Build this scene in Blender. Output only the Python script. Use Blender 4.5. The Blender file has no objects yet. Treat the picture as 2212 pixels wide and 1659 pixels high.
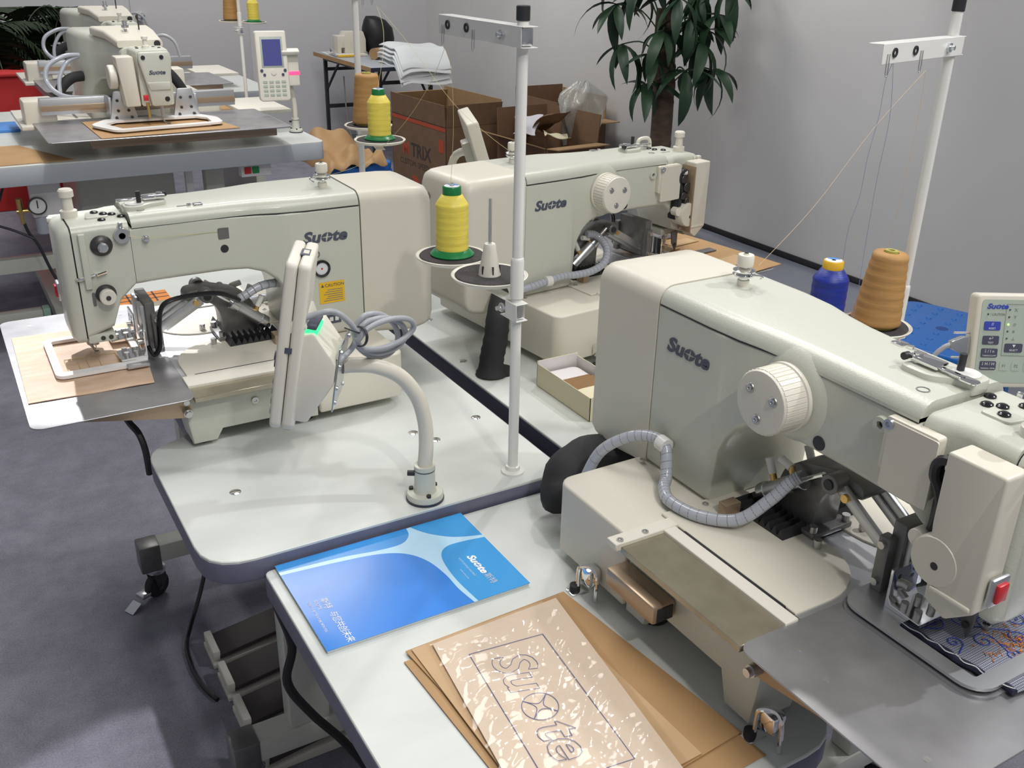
import bpy, bmesh, math, random
from mathutils import Vector, Matrix
random.seed(7)
SC = bpy.context.scene
COL = SC.collection
PI = math.pi
# ---------------------------------------------------------------- camera
cam_data = bpy.data.cameras.new('camera'); cam = bpy.data.objects.new('camera', cam_data); COL.objects.link(cam)
cam_data.sensor_width = 36.0; cam_data.lens = 2100.0 / 2212.0 * 36.0; cam_data.clip_start = 0.02
cam.matrix_world = Matrix(((0.86249, 0.19262, -0.46799, 0.0), (-0.50568, 0.36469, -0.78185, 0.0), (0.02007, 0.91099, 0.41195, 1.58), (0, 0, 0, 1)))
SC.camera = cam
# ---------------------------------------------------------------- world, lamps, exposure
SC.view_settings.view_transform = 'Standard'; SC.view_settings.look = 'None'
SC.view_settings.gamma = 1.0; SC.view_settings.use_curve_mapping = False
SC.view_settings.exposure = 0.0
w = bpy.data.worlds.new('hall'); SC.world = w; w.use_nodes = True
w.node_tree.nodes['Background'].inputs[0].default_value = (0.92, 0.94, 1.0, 1); w.node_tree.nodes['Background'].inputs[1].default_value = 0.25
def area(name, loc, target, size, power, col=(1, 1, 1), spread=180):
    d = bpy.data.lights.new(name, 'AREA'); d.shape = 'DISK'; d.size = size; d.energy = power; d.color = col; d.spread = math.radians(spread)
    o = bpy.data.objects.new(name, d); COL.objects.link(o); o.location = loc
    o.rotation_euler = (Vector(target) - Vector(loc)).to_track_quat('-Z', 'Y').to_euler(); return o
def spot(name, loc, target, power, angle, blend=0.3, radius=0.05, col=(1, 1, 1)):
    d = bpy.data.lights.new(name, 'SPOT'); d.energy = power; d.spot_size = math.radians(angle); d.spot_blend = blend; d.shadow_soft_size = radius; d.color = col
    o = bpy.data.objects.new(name, d); COL.objects.link(o); o.location = loc
    o.rotation_euler = (Vector(target) - Vector(loc)).to_track_quat('-Z', 'Y').to_euler(); return o
# unseen soft fill lights, added high above the stand as hall lighting
area('fill_light', (0.9, -0.9, 4.4), (0.6, 1.2, 0.8), 1.8, 60, (1.0, 0.98, 0.94))
area('fill_light', (1.2, 3.0, 4.4), (1.0, 2.6, 0.8), 1.8, 60, (1.0, 0.98, 0.95))
area('fill_light', (1.6, 6.2, 4.2), (2.0, 6.5, 0.6), 1.6, 80, (1.0, 0.98, 0.95))
# track spotlights
spot('track_spot', (0.34, 3.75, 3.0), (0.17, 2.02, 0.9), 330, 15, 0.15, 0.02, (0.97, 0.98, 1.0))
spot('track_spot', (2.6, 0.2, 3.1), (0.95, 0.5, 0.9), 105, 42, 0.3, 0.04, (0.97, 0.98, 1.0))
spot('track_spot', (0.35, -1.1, 3.1), (0.5, 1.5, 0.95), 72, 62, 0.8, 0.05, (1.0, 0.97, 0.92))
spot('track_spot', (2.2, 2.4, 3.1), (0.8, 1.6, 0.9), 58, 60, 0.4, 0.04, (1.0, 0.97, 0.93))
spot('track_spot', (3.62, 6.2, 2.55), (4.05, 6.2, 1.2), 34, 58, 0.8, 0.05)
spot('track_spot', (3.60, 3.6, 2.55), (4.05, 3.55, 1.3), 34, 58, 0.8, 0.05)
spot('track_spot', (0.9, 3.2, 3.1), (0.7, 4.4, 0.9), 85, 50, 0.4, 0.05, (1.0, 0.97, 0.95))
# ---------------------------------------------------------------- materials
MATS = {}
def P(nt): return nt.nodes['Principled BSDF']
def mat(name, col, rough=0.5, metal=0.0, spec=0.5, noise=0.0, nscale=40, bump=0.0, bscale=200, trans=0.0, emit=None, estr=0.0, alpha=1.0, coat=0.0, col2=None, aniso=0.0, stretch=None):
    m = bpy.data.materials.new(name); m.use_nodes = True; nt = m.node_tree; b = P(nt)
    b.inputs['Base Color'].default_value = (*col, 1); b.inputs['Roughness'].default_value = rough; b.inputs['Metallic'].default_value = metal
    b.inputs['Specular IOR Level'].default_value = spec; b.inputs['Transmission Weight'].default_value = trans; b.inputs['Alpha'].default_value = alpha
    b.inputs['Coat Weight'].default_value = coat; b.inputs['Coat Roughness'].default_value = 0.12
    if emit: b.inputs['Emission Color'].default_value = (*emit, 1); b.inputs['Emission Strength'].default_value = estr
    if noise or bump:
        tc = nt.nodes.new('ShaderNodeTexCoord'); src = tc.outputs['Object']
        if stretch:
            mp = nt.nodes.new('ShaderNodeMapping'); mp.inputs['Scale'].default_value = stretch; nt.links.new(src, mp.inputs[0]); src = mp.outputs[0]
        if noise:
            n = nt.nodes.new('ShaderNodeTexNoise'); n.inputs['Scale'].default_value = nscale; n.inputs['Detail'].default_value = 6; nt.links.new(src, n.inputs['Vector'])
            r = nt.nodes.new('ShaderNodeValToRGB'); r.color_ramp.elements[0].position = 0.3; r.color_ramp.elements[1].position = 0.7
            c2 = col2 or tuple(c * (1 - noise) for c in col)
            r.color_ramp.elements[0].color = (*c2, 1); r.color_ramp.elements[1].color = (*(min(1, c * (1 + noise * 0.4)) for c in col), 1)
            nt.links.new(n.outputs['Fac'], r.inputs[0]); nt.links.new(r.outputs[0], b.inputs['Base Color'])
        if bump:
            n2 = nt.nodes.new('ShaderNodeTexNoise'); n2.inputs['Scale'].default_value = bscale; n2.inputs['Detail'].default_value = 2; nt.links.new(src, n2.inputs['Vector'])
            bp = nt.nodes.new('ShaderNodeBump'); bp.inputs['Strength'].default_value = bump; bp.inputs['Distance'].default_value = 0.001; nt.links.new(n2.outputs['Fac'], bp.inputs['Height']); nt.links.new(bp.outputs[0], b.inputs['Normal'])
    MATS[name] = m; return m
mat('paint', (0.60, 0.61, 0.53), 0.32, bump=0.25, bscale=420, coat=0.15)            # pale grey-green hammered machine paint
mat('cream', (0.70, 0.665, 0.57), 0.38, bump=0.06, bscale=500)                        # cream plastic / sheet covers
mat('ivory', (0.76, 0.73, 0.64), 0.42)
mat('white_paint', (0.78, 0.77, 0.74), 0.3, coat=0.2)
mat('laminate', (0.66, 0.68, 0.65), 0.28, noise=0.10, nscale=6, col2=(0.60, 0.63, 0.60), stretch=(1, 2.5, 1))
mat('edge_band', (0.145, 0.15, 0.215), 0.42, noise=0.12, nscale=30)
mat('edge_grey', (0.42, 0.45, 0.48), 0.45)
mat('dark_edge', (0.03, 0.035, 0.06), 0.4)
mat('steel', (0.62, 0.61, 0.60), 0.34, 1.0, noise=0.12, nscale=60, stretch=(1, 12, 1))
mat('plate_steel', (0.45, 0.445, 0.46), 0.34, 0.8, noise=0.2, nscale=14)
mat('chrome', (0.86, 0.86, 0.86), 0.08, 1.0)
mat('zinc', (0.66, 0.68, 0.70), 0.25, 1.0)
mat('cast_grey', (0.21, 0.205, 0.20), 0.4, 0.55, noise=0.15, nscale=50)
mat('alu', (0.62, 0.63, 0.65), 0.38, 0.9)
mat('dark_metal', (0.09, 0.085, 0.085), 0.4, 0.6, noise=0.3, nscale=60)
mat('brass', (0.72, 0.50, 0.18), 0.28, 1.0)
mat('olive_sheet', (0.40, 0.36, 0.27), 0.22, 0.6, noise=0.15, nscale=25)
mat('brown_sheet', (0.43, 0.32, 0.22), 0.3, 0.5)
mat('black', (0.024, 0.024, 0.028), 0.45)
mat('black_gloss', (0.012, 0.012, 0.015), 0.15)
mat('rubber', (0.022, 0.022, 0.024), 0.7, bump=0.1, bscale=300)
mat('foam', (0.055, 0.05, 0.05), 0.95, noise=0.3, nscale=300, bump=0.4, bscale=600)
mat('hose', (0.44, 0.46, 0.52), 0.2, coat=0.3)
mat('grey_cable', (0.36, 0.37, 0.40), 0.35)
mat('ink', (0.08, 0.09, 0.13), 0.5)
mat('ink_grey', (0.20, 0.21, 0.20), 0.5)
mat('panel_green', (0.44, 0.50, 0.43), 0.4)
mat('key_dark', (0.075, 0.075, 0.12), 0.4)
mat('key_blue', (0.05, 0.07, 0.42), 0.4)
mat('print_blue', (0.05, 0.08, 0.45), 0.5)
mat('print_pale', (0.75, 0.77, 0.76), 0.5)
mat('red', (0.62, 0.03, 0.04), 0.35)
mat('red_cloth', (0.55, 0.03, 0.03), 0.8)
mat('green_key', (0.02, 0.30, 0.08), 0.4)
mat('led_green', (0.05, 0.9, 0.3), 0.3, emit=(0.03, 0.9, 0.18), estr=1.8)
mat('led_small', (0.3, 0.9, 0.2), 0.3, emit=(0.3, 1.0, 0.1), estr=3.0)
mat('led_red', (0.9, 0.05, 0.15), 0.3, emit=(1.0, 0.04, 0.12), estr=2.2)
mat('screen', (0.05, 0.05, 0.16), 0.2, emit=(0.06, 0.07, 0.22), estr=0.5)
mat('thread_yellow', (0.85, 0.70, 0.11), 0.42, noise=0.12, nscale=90, stretch=(0.3, 0.3, 4), bump=0.35, bscale=260)
mat('thread_tan', (0.47, 0.255, 0.085), 0.6, noise=0.2, nscale=60, stretch=(0.3, 0.3, 4), bump=0.4, bscale=260)
mat('thread_blue', (0.012, 0.03, 0.30), 0.42, noise=0.35, nscale=70, stretch=(0.3, 0.3, 4), bump=0.35, bscale=260)
mat('fine_yellow', (0.62, 0.55, 0.25), 0.6); mat('fine_blue', (0.20, 0.22, 0.42), 0.6); mat('fine_tan', (0.62, 0.45, 0.30), 0.6)
mat('spool_green', (0.01, 0.20, 0.055), 0.3); mat('spool_yellow', (0.80, 0.48, 0.03), 0.35); mat('spool_lime', (0.45, 0.42, 0.10), 0.35)
mat('label_white', (0.75, 0.77, 0.80), 0.4); mat('label_blue', (0.07, 0.25, 0.65), 0.4)
mat('kraft', (0.45, 0.27, 0.12), 0.6, noise=0.12, nscale=9)
mat('kraft_light', (0.56, 0.37, 0.20), 0.55, noise=0.10, nscale=12)
mat('leather', (0.70, 0.52, 0.39), 0.5, noise=0.08, nscale=18, col2=(0.60, 0.41, 0.27), stretch=(1, 3, 1))
mat('tan_leather', (0.74, 0.60, 0.47), 0.42, noise=0.05, nscale=14)
mat('cardboard', (0.20, 0.115, 0.065), 0.8, noise=0.10, nscale=20)
mat('cardboard_light', (0.38, 0.24, 0.12), 0.8, noise=0.08, nscale=20)
mat('card_red', (0.48, 0.075, 0.035), 0.75); mat('card_ink', (0.06, 0.045, 0.04), 0.8)
mat('card_cream', (0.74, 0.67, 0.47), 0.6); mat('card_white', (0.74, 0.71, 0.71), 0.6)
mat('paper', (0.76, 0.79, 0.80), 0.7); mat('paper_lilac', (0.62, 0.60, 0.66), 0.7)
mat('bro_blue', (0.045, 0.30, 0.74), 0.22, coat=0.12); mat('bro_deep', (0.04, 0.24, 0.76), 0.22, coat=0.12); mat('bro_cyan', (0.05, 0.34, 0.76), 0.22, coat=0.12)
mat('bro_pale', (0.50, 0.76, 0.95), 0.22, coat=0.12); mat('white_print', (0.88, 0.90, 0.92), 0.4); mat('silver_print', (0.55, 0.60, 0.66), 0.3)
mat('stool_blue', (0.02, 0.16, 0.55), 0.38, bump=0.1, bscale=60); mat('stool_hole', (0.01, 0.07, 0.30), 0.5)
mat('sock_black', (0.02, 0.02, 0.022), 0.75, bump=0.3, bscale=160)
mat('bag_black', (0.008, 0.008, 0.009), 0.5)
mat('denim_dark', (0.02, 0.022, 0.05), 0.85)
mat('caution', (0.86, 0.52, 0.02), 0.5)
mat('pedal', (0.055, 0.045, 0.045), 0.7, bump=0.3, bscale=200)
mat('green_cap', (0.35, 0.55, 0.45), 0.5); mat('orange', (0.75, 0.26, 0.05), 0.7)
mat('trunk', (0.13, 0.085, 0.06), 0.85, noise=0.35, nscale=14, bump=0.8, bscale=40, stretch=(1, 1, 3))
mat('leaf', (0.024, 0.062, 0.028), 0.45, noise=0.35, nscale=12); mat('leaf_palm', (0.028, 0.05, 0.022), 0.5, noise=0.4, nscale=10)
mat('stem', (0.05, 0.09, 0.035), 0.6); mat('pot', (0.55, 0.54, 0.50), 0.5); mat('soil', (0.05, 0.035, 0.025), 0.95)
mat('white_clamp', (0.84, 0.83, 0.82), 0.35)
mat('gauge_face', (0.82, 0.82, 0.80), 0.4); mat('door_paint', (0.60, 0.59, 0.60), 0.5)
# special: bubble wrap and clear film (thin plastics), denim with embroidery weave
def film(name, col, alpha, rough, bump, bscale):
    m = mat(name, col, rough, bump=bump, bscale=bscale, alpha=alpha, coat=0.6); return m
film('bubble', (0.66, 0.68, 0.64), 0.45, 0.15, 0.9, 130)
film('clear_film', (0.85, 0.83, 0.80), 0.085, 0.06, 1.0, 34)
for n_ in MATS['clear_film'].node_tree.nodes:
    if n_.type == 'BUMP': n_.inputs['Distance'].default_value = 0.003
def voronoi_bump(m, scale, strength, dist=0.002):
    nt = m.node_tree; b = P(nt); tc = nt.nodes.new('ShaderNodeTexCoord'); v = nt.nodes.new('ShaderNodeTexVoronoi'); v.inputs['Scale'].default_value = scale
    bp = nt.nodes.new('ShaderNodeBump'); bp.inputs['Strength'].default_value = strength; bp.inputs['Distance'].default_value = dist
    nt.links.new(tc.outputs['Object'], v.inputs['Vector']); nt.links.new(v.outputs['Distance'], bp.inputs['Height']); nt.links.new(bp.outputs[0], b.inputs['Normal'])
voronoi_bump(MATS['bubble'], 90, 0.8)
def clear_plastic(m):
    nt = m.node_tree; nt.nodes.remove(P(nt)); out = [n for n in nt.nodes if n.type == 'OUTPUT_MATERIAL'][0]; bp = [n for n in nt.nodes if n.type == 'BUMP'][0]
    tr = nt.nodes.new('ShaderNodeBsdfTransparent'); tr.inputs[0].default_value = (0.97, 0.96, 0.95, 1); gl = nt.nodes.new('ShaderNodeBsdfGlossy'); gl.inputs['Roughness'].default_value = 0.10; mx = nt.nodes.new('ShaderNodeMixShader')
    nt.links.new(bp.outputs[0], gl.inputs['Normal']); mx.inputs[0].default_value = 0.055; nt.links.new(tr.outputs[0], mx.inputs[1]); nt.links.new(gl.outputs[0], mx.inputs[2]); nt.links.new(mx.outputs[0], out.inputs[0])
clear_plastic(MATS['clear_film'])
def carpet():
    m = mat('carpet', (0.16, 0.16, 0.19), 0.95); nt = m.node_tree; b = P(nt)
    tc = nt.nodes.new('ShaderNodeTexCoord'); a = nt.nodes.new('ShaderNodeTexNoise'); a.inputs['Scale'].default_value = 260; a.inputs['Detail'].default_value = 4
    c = nt.nodes.new('ShaderNodeTexNoise'); c.inputs['Scale'].default_value = 9; c.inputs['Detail'].default_value = 5; c.inputs['Roughness'].default_value = 0.7
    mx = nt.nodes.new('ShaderNodeMath'); mx.operation = 'ADD'; nt.links.new(a.outputs['Fac'], mx.inputs[0]); nt.links.new(c.outputs['Fac'], mx.inputs[1])
    r = nt.nodes.new('ShaderNodeValToRGB'); r.color_ramp.elements[0].position = 0.72; r.color_ramp.elements[1].position = 1.28
    mh = nt.nodes.new('ShaderNodeMath'); mh.operation = 'MULTIPLY'; mh.inputs[1].default_value = 1.0; nt.links.new(mx.outputs[0], mh.inputs[0]); nt.links.new(mh.outputs[0], r.inputs[0])
    r.color_ramp.elements[0].position = 0.40; r.color_ramp.elements[1].position = 1.0
    mh.inputs[1].default_value = 0.62
    r.color_ramp.elements[0].color = (0.15, 0.147, 0.185, 1); r.color_ramp.elements[1].color = (0.36, 0.352, 0.415, 1)
    nt.links.new(r.outputs[0], b.inputs['Base Color'])
    for n_ in (a, c): nt.links.new(tc.outputs['Object'], n_.inputs['Vector'])
    bp = nt.nodes.new('ShaderNodeBump'); bp.inputs['Strength'].default_value = 0.6; bp.inputs['Distance'].default_value = 0.003; nt.links.new(a.outputs['Fac'], bp.inputs['Height']); nt.links.new(bp.outputs[0], b.inputs['Normal'])
carpet()
mat('wall', (0.60, 0.595, 0.61), 0.75, noise=0.03, nscale=2.5, bump=0.05, bscale=20)
mat('wall_side', (0.62, 0.61, 0.60), 0.7, noise=0.04, nscale=2.0, bump=0.05, bscale=20)
def denim():
    m = mat('denim', (0.16, 0.17, 0.22), 0.8); nt = m.node_tree; b = P(nt)
    tc = nt.nodes.new('ShaderNodeTexCoord'); cols = []
    for d, s in (('X', 700), ('Y', 700)):
        wv = nt.nodes.new('ShaderNodeTexWave'); wv.bands_direction = d; wv.inputs['Scale'].default_value = s / 6.28; nt.links.new(tc.outputs['Object'], wv.inputs['Vector']); cols.append(wv)
    ml = nt.nodes.new('ShaderNodeMath'); ml.operation = 'MULTIPLY'; nt.links.new(cols[0].outputs['Fac'], ml.inputs[0]); nt.links.new(cols[1].outputs['Fac'], ml.inputs[1])
    r = nt.nodes.new('ShaderNodeValToRGB'); r.color_ramp.elements[0].color = (0.13, 0.14, 0.19, 1); r.color_ramp.elements[1].color = (0.55, 0.57, 0.64, 1); nt.links.new(ml.outputs[0], r.inputs[0]); nt.links.new(r.outputs[0], b.inputs['Base Color'])
denim()
# ---------------------------------------------------------------- mesh helpers
class MB:
    """Collects shapes into one mesh."""
    def __init__(self): self.bm = bmesh.new()
    def _fin(self, verts, M):
        if M is not None: bmesh.ops.transform(self.bm, matrix=M, verts=verts)
    def _bev(self, edges, b, seg):
        if b > 0: return bmesh.ops.bevel(self.bm, geom=edges, offset=b, segments=seg, profile=0.5, affect='EDGES', clamp_overlap=True)
    def box(self, x0, x1, y0, y1, z0, z1, b=0.0, seg=2, M=None):
        n0 = len(self.bm.verts)
        vs = [self.bm.verts.new(p) for p in ((x0, y0, z0), (x1, y0, z0), (x1, y1, z0), (x0, y1, z0), (x0, y0, z1), (x1, y0, z1), (x1, y1, z1), (x0, y1, z1))]
        fs = [self.bm.faces.new([vs[i] for i in f]) for f in ((0, 3, 2, 1), (4, 5, 6, 7), (0, 1, 5, 4), (1, 2, 6, 5), (2, 3, 7, 6), (3, 0, 4, 7))]
        if M is not None: bmesh.ops.transform(self.bm, matrix=M, verts=vs)
        if b > 0: self._bev(list({e for f in fs for e in f.edges}), b, seg)
        return self
    def prism(self, pts, plane, a0, a1, b=0.0, seg=2, M=None):
        def mk(p, a):
            return {'xy': (p[0], p[1], a), 'xz': (p[0], a, p[1]), 'yz': (a, p[0], p[1])}[plane]
        v0 = [self.bm.verts.new(mk(p, a0)) for p in pts]; v1 = [self.bm.verts.new(mk(p, a1)) for p in pts]
        n = len(pts); fs = [self.bm.faces.new(v0[::-1]), self.bm.faces.new(v1)]
        caps = list({e for f in fs for e in f.edges})
        for i in range(n): fs.append(self.bm.faces.new((v0[i], v0[(i + 1) % n], v1[(i + 1) % n], v1[i])))
        if M is not None: bmesh.ops.transform(self.bm, matrix=M, verts=v0 + v1)
        bmesh.ops.recalc_face_normals(self.bm, faces=fs)
        if b > 0: self._bev(caps, b, seg)
        return self
    def lathe(self, prof, o=(0, 0, 0), d=(0, 0, 1), seg=24):
        q = Vector((0, 0, 1)).rotation_difference(Vector(d).normalized()); o = Vector(o); rings = []
        for r, h in prof:
            if r < 1e-6: rings.append([self.bm.verts.new(o + q @ Vector((0, 0, h)))])
            else: rings.append([self.bm.verts.new(o + q @ Vector((r * math.cos(2 * PI * i / seg), r * math.sin(2 * PI * i / seg), h))) for i in range(seg)])
        fs = []
        for a, b in zip(rings, rings[1:]):
            for i in range(seg):
                j = (i + 1) % seg
                if len(a) == 1 and len(b) == 1: continue
                if len(a) == 1: fs.append(self.bm.faces.new((a[0], b[j], b[i])))
                elif len(b) == 1: fs.append(self.bm.faces.new((a[i], a[j], b[0])))
                else: fs.append(self.bm.faces.new((a[i], a[j], b[j], b[i])))
        return self
    def cyl(self, p0, p1, r, r2=None, seg=16, b=0.0):
        p0 = Vector(p0); p1 = Vector(p1); L = (p1 - p0).length; r2 = r if r2 is None else r2
        if b > 0: pr = [(0, 0), (r - b, 0), (r, b), (r2, L - b), (r2 - b, L), (0, L)]
        else: pr = [(0, 0), (r, 0), (r2, L), (0, L)]
        return self.lathe(pr, p0, p1 - p0, seg)
    def tube(self, pts, r, seg=8, smooth=0, cap=True, radii=None):
        pts = [Vector(p) for p in pts]
        if smooth: pts = catmull(pts, smooth)
        n = len(pts); t = [(pts[min(i + 1, n - 1)] - pts[max(i - 1, 0)]).normalized() for i in range(n)]
        up = Vector((0, 0, 1)) if abs(t[0].z) < 0.9 else Vector((1, 0, 0)); nrm = t[0].cross(up).normalized(); rings = []
        for i in range(n):
            nrm = (nrm - t[i] * nrm.dot(t[i])).normalized(); bi = t[i].cross(nrm)
            rr = radii[i] if radii else r
            rings.append([self.bm.verts.new(pts[i] + (nrm * math.cos(2 * PI * k / seg) + bi * math.sin(2 * PI * k / seg)) * rr) for k in range(seg)])
        for a, b in zip(rings, rings[1:]):
            for k in range(seg): self.bm.faces.new((a[k], a[(k + 1) % seg], b[(k + 1) % seg], b[k]))
        if cap: self.bm.faces.new(rings[0][::-1]); self.bm.faces.new(rings[-1])
        return self
    def loft(self, secs, cap=True):
        R = [[self.bm.verts.new(p) for p in s] for s in secs]; n = len(R[0]); fs = []
        for a, b in zip(R, R[1:]):
            for k in range(n): fs.append(self.bm.faces.new((a[k], a[(k + 1) % n], b[(k + 1) % n], b[k])))
        if cap: fs.append(self.bm.faces.new(R[0][::-1])); fs.append(self.bm.faces.new(R[-1]))
        bmesh.ops.recalc_face_normals(self.bm, faces=fs); return self
    def grid(self, f, nu, nv, thick=0.0):
        P_ = [[Vector(f(i / nu, j / nv)) for j in range(nv + 1)] for i in range(nu + 1)]
        V = [[self.bm.verts.new(p) for p in row] for row in P_]; fs = []
        for i in range(nu):
            for j in range(nv): fs.append(self.bm.faces.new((V[i][j], V[i + 1][j], V[i + 1][j + 1], V[i][j + 1])))
        if thick:
            T = [[self.bm.verts.new(p + Vector((0, 0, thick))) for p in row] for row in P_]
            for i in range(nu):
                for j in range(nv): fs.append(self.bm.faces.new((T[i][j + 1], T[i + 1][j + 1], T[i + 1][j], T[i][j])))
            rim = [(i, 0) for i in range(nu)] + [(nu, j) for j in range(nv)] + [(i, nv) for i in range(nu, 0, -1)] + [(0, j) for j in range(nv, 0, -1)]
            for q in range(len(rim)):
                a, b = rim[q], rim[(q + 1) % len(rim)]; fs.append(self.bm.faces.new((V[a[0]][a[1]], V[b[0]][b[1]], T[b[0]][b[1]], T[a[0]][a[1]])))
            bmesh.ops.recalc_face_normals(self.bm, faces=fs)
        return self
    def each(self, name, m, parent=None, ang=38):
        """one object for every separate piece"""
        seen = set(); out = []
        self.bm.verts.ensure_lookup_table()
        for v in list(self.bm.verts):
            if v in seen: continue
            st_ = [v]; isl = []; seen.add(v)
            while st_:
                q = st_.pop(); isl.append(q)
                for e in q.link_edges:
                    o = e.other_vert(q)
                    if o not in seen: seen.add(o); st_.append(o)
            mb = MB(); mp = {q: mb.bm.verts.new(q.co) for q in isl}
            for f in {f for q in isl for f in q.link_faces}: mb.bm.faces.new([mp[q] for q in f.verts])
            out.append(mb.build(name, m, parent, ang))
        self.bm.free(); return out
    def build(self, name, m, parent=None, ang=38, M=None):
        if M is not None: self.bm.transform(M)
        bmesh.ops.recalc_face_normals(self.bm, faces=self.bm.faces) if False else None
        me = bpy.data.meshes.new(name); self.bm.to_mesh(me); self.bm.free()
        for p in me.polygons: p.use_smooth = True
        me.set_sharp_from_angle(angle=math.radians(ang))
        me.materials.append(MATS[m] if isinstance(m, str) else m)
        o = bpy.data.objects.new(name, me); COL.objects.link(o)
        if parent is not None: o.parent = parent
        return o
def catmull(p, k):
    out = []
    for i in range(len(p) - 1):
        a = p[max(i - 1, 0)]; b = p[i]; c = p[i + 1]; d = p[min(i + 2, len(p) - 1)]
        for j in range(k):
            t = j / k; out.append(0.5 * ((2 * b) + (c - a) * t + (2 * a - 5 * b + 4 * c - d) * t * t + (3 * b - a - 3 * c + d) * t ** 3))
    out.append(p[-1]); return out
def rrect(x0, x1, y0, y1, r, n=4):
    if not isinstance(r, (tuple, list)): r = (r,) * 4
    pts = []
    for (cx, cy, a0, rr) in ((x1 - r[0], y1 - r[0], 0, r[0]), (x0 + r[1], y1 - r[1], 90, r[1]), (x0 + r[2], y0 + r[2], 180, r[2]), (x1 - r[3], y0 + r[3], 270, r[3])):
        for i in range(n + 1):
            a = math.radians(a0 + 90 * i / n); pts.append((cx + rr * math.cos(a), cy + rr * math.sin(a)))
    return pts
def smooth_poly(pts, radii, n=5):
    """polygon with rounded corners (fillet radius per corner)"""
    out = []; N = len(pts)
    for i in range(N):
        p = Vector(pts[i]); a = (Vector(pts[i - 1]) - p); b = (Vector(pts[(i + 1) % N]) - p); r = radii[i] if isinstance(radii, (list, tuple)) else radii
        if r <= 0: out.append(tuple(p)); continue
        r = min(r, a.length * 0.49, b.length * 0.49); s = p + a.normalized() * r; e = p + b.normalized() * r
        for k in range(n + 1):
            t = k / n; q = s * (1 - t) ** 2 + p * 2 * t * (1 - t) + e * t * t; out.append(tuple(q))
    return out
def thing(name, label, cat, loc=(0, 0, 0), rz=0.0, group=None, kind=None):
    o = bpy.data.objects.new(name, None); COL.objects.link(o); o.location = loc; o.rotation_euler = (0, 0, rz); o.empty_display_size = 0.05
    tag(o, label, cat, group, kind); return o
def tag(o, label=None, cat=None, group=None, kind=None):
    if label: o['label'] = label
    if cat: o['category'] = cat
    if group: o['group'] = group
    if kind: o['kind'] = kind
    return o
def copy_tree(o, parent=None):
    c = o.copy(); COL.objects.link(c); c.parent = parent
    for ch in list(o.children): copy_tree(ch, c)
    return c
def place(o, loc, rot=(0, 0, 0)):
    o.location = loc; o.rotation_euler = rot; return o
def text_mesh(s, size, shear=0.0, bold=0.0, depth=0.0004, align='LEFT', space=1.0, xs=1.0):
    cu = bpy.data.curves.new('lettering', 'FONT'); cu.body = s; cu.size = size; cu.shear = shear; cu.offset = bold; cu.extrude = depth; cu.align_x = align; cu.space_character = space; cu.resolution_u = 3
    o = bpy.data.objects.new('lettering', cu); COL.objects.link(o); dg = bpy.context.evaluated_depsgraph_get(); dg.update()
    me = bpy.data.meshes.new_from_object(o.evaluated_get(dg)); bpy.data.objects.remove(o); bpy.data.curves.remove(cu)
    if xs != 1.0: me.transform(Matrix.Diagonal((xs, 1, 1, 1)))
    return me
def frame(o, x, y):
    """matrix with given origin, text right and text up directions"""
    x = Vector(x).normalized(); y = Vector(y).normalized(); z = x.cross(y)
    return Matrix(((x.x, y.x, z.x, o[0]), (x.y, y.y, z.y, o[1]), (x.z, y.z, z.z, o[2]), (0, 0, 0, 1)))
def text(name, s, size, M, m, parent, **kw):
    me = text_mesh(s, size, **kw); me.transform(M); me.materials.clear(); me.materials.append(MATS[m]); o = bpy.data.objects.new(name, me); COL.objects.link(o); o.parent = parent; return o
def suote(name, h, M, m, parent, width=4.15):
    """bold slanted word with the fourfold-cut letter o"""
    s = h / 0.72
    bits = []
    me = text_mesh('Su', s, shear=0.22, bold=0.034 * s, depth=0.0005); w0 = max(v.co.x for v in me.vertices); bits.append(me)
    mb = MB(); ro = 0.41 * h; ri = 0.10 * h; c = (w0 - 0.03 * h + ro, 0.37 * h)
    me = text_mesh('te', s, shear=0.22, bold=0.034 * s, depth=0.0005); me.transform(Matrix.Translation((c[0] + ro + 0.01 * h, 0, 0))); w1 = max(v.co.x for v in me.vertices); bits.append(me)
    for q in range(4):
        a0 = math.radians(90 * q + 5); a1 = math.radians(90 * q + 85); pts = []
        for i in range(7): a = a0 + (a1 - a0) * i / 6; pts.append((c[0] + ro * math.cos(a) * 1.05, c[1] + ro * math.sin(a)))
        am = (a0 + a1) / 2
        for i in range(9):
            t = i / 8; a = a1 + (a0 - a1) * t; rr = ri + (ro * 0.86 - ri) * abs(2 * t - 1) ** 2.0
            pts.append((c[0] + rr * math.cos(a) * 1.05, c[1] + rr * math.sin(a)))
        pts = [(p[0] + 0.18 * (p[1] - c[1]) + 0.05 * h, p[1]) for p in pts]
        mb.prism(pts, 'xy', -0.0005, 0.0005)
    for me in bits: mb.bm.from_mesh(me)
    mb.bm.transform(Matrix.Diagonal((width * h / w1, 1, 1, 1)))
    o = mb.build(name, m, parent, M=M); return o
# reusable small hardware
def screw(mb, o, d, r=0.004, h=0.003, seg=10):
    mb.lathe([(0, 0), (r, 0), (r, h), (r * 0.55, h), (r * 0.5, h * 0.4), (0, h * 0.4)], o, d, seg)
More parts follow.
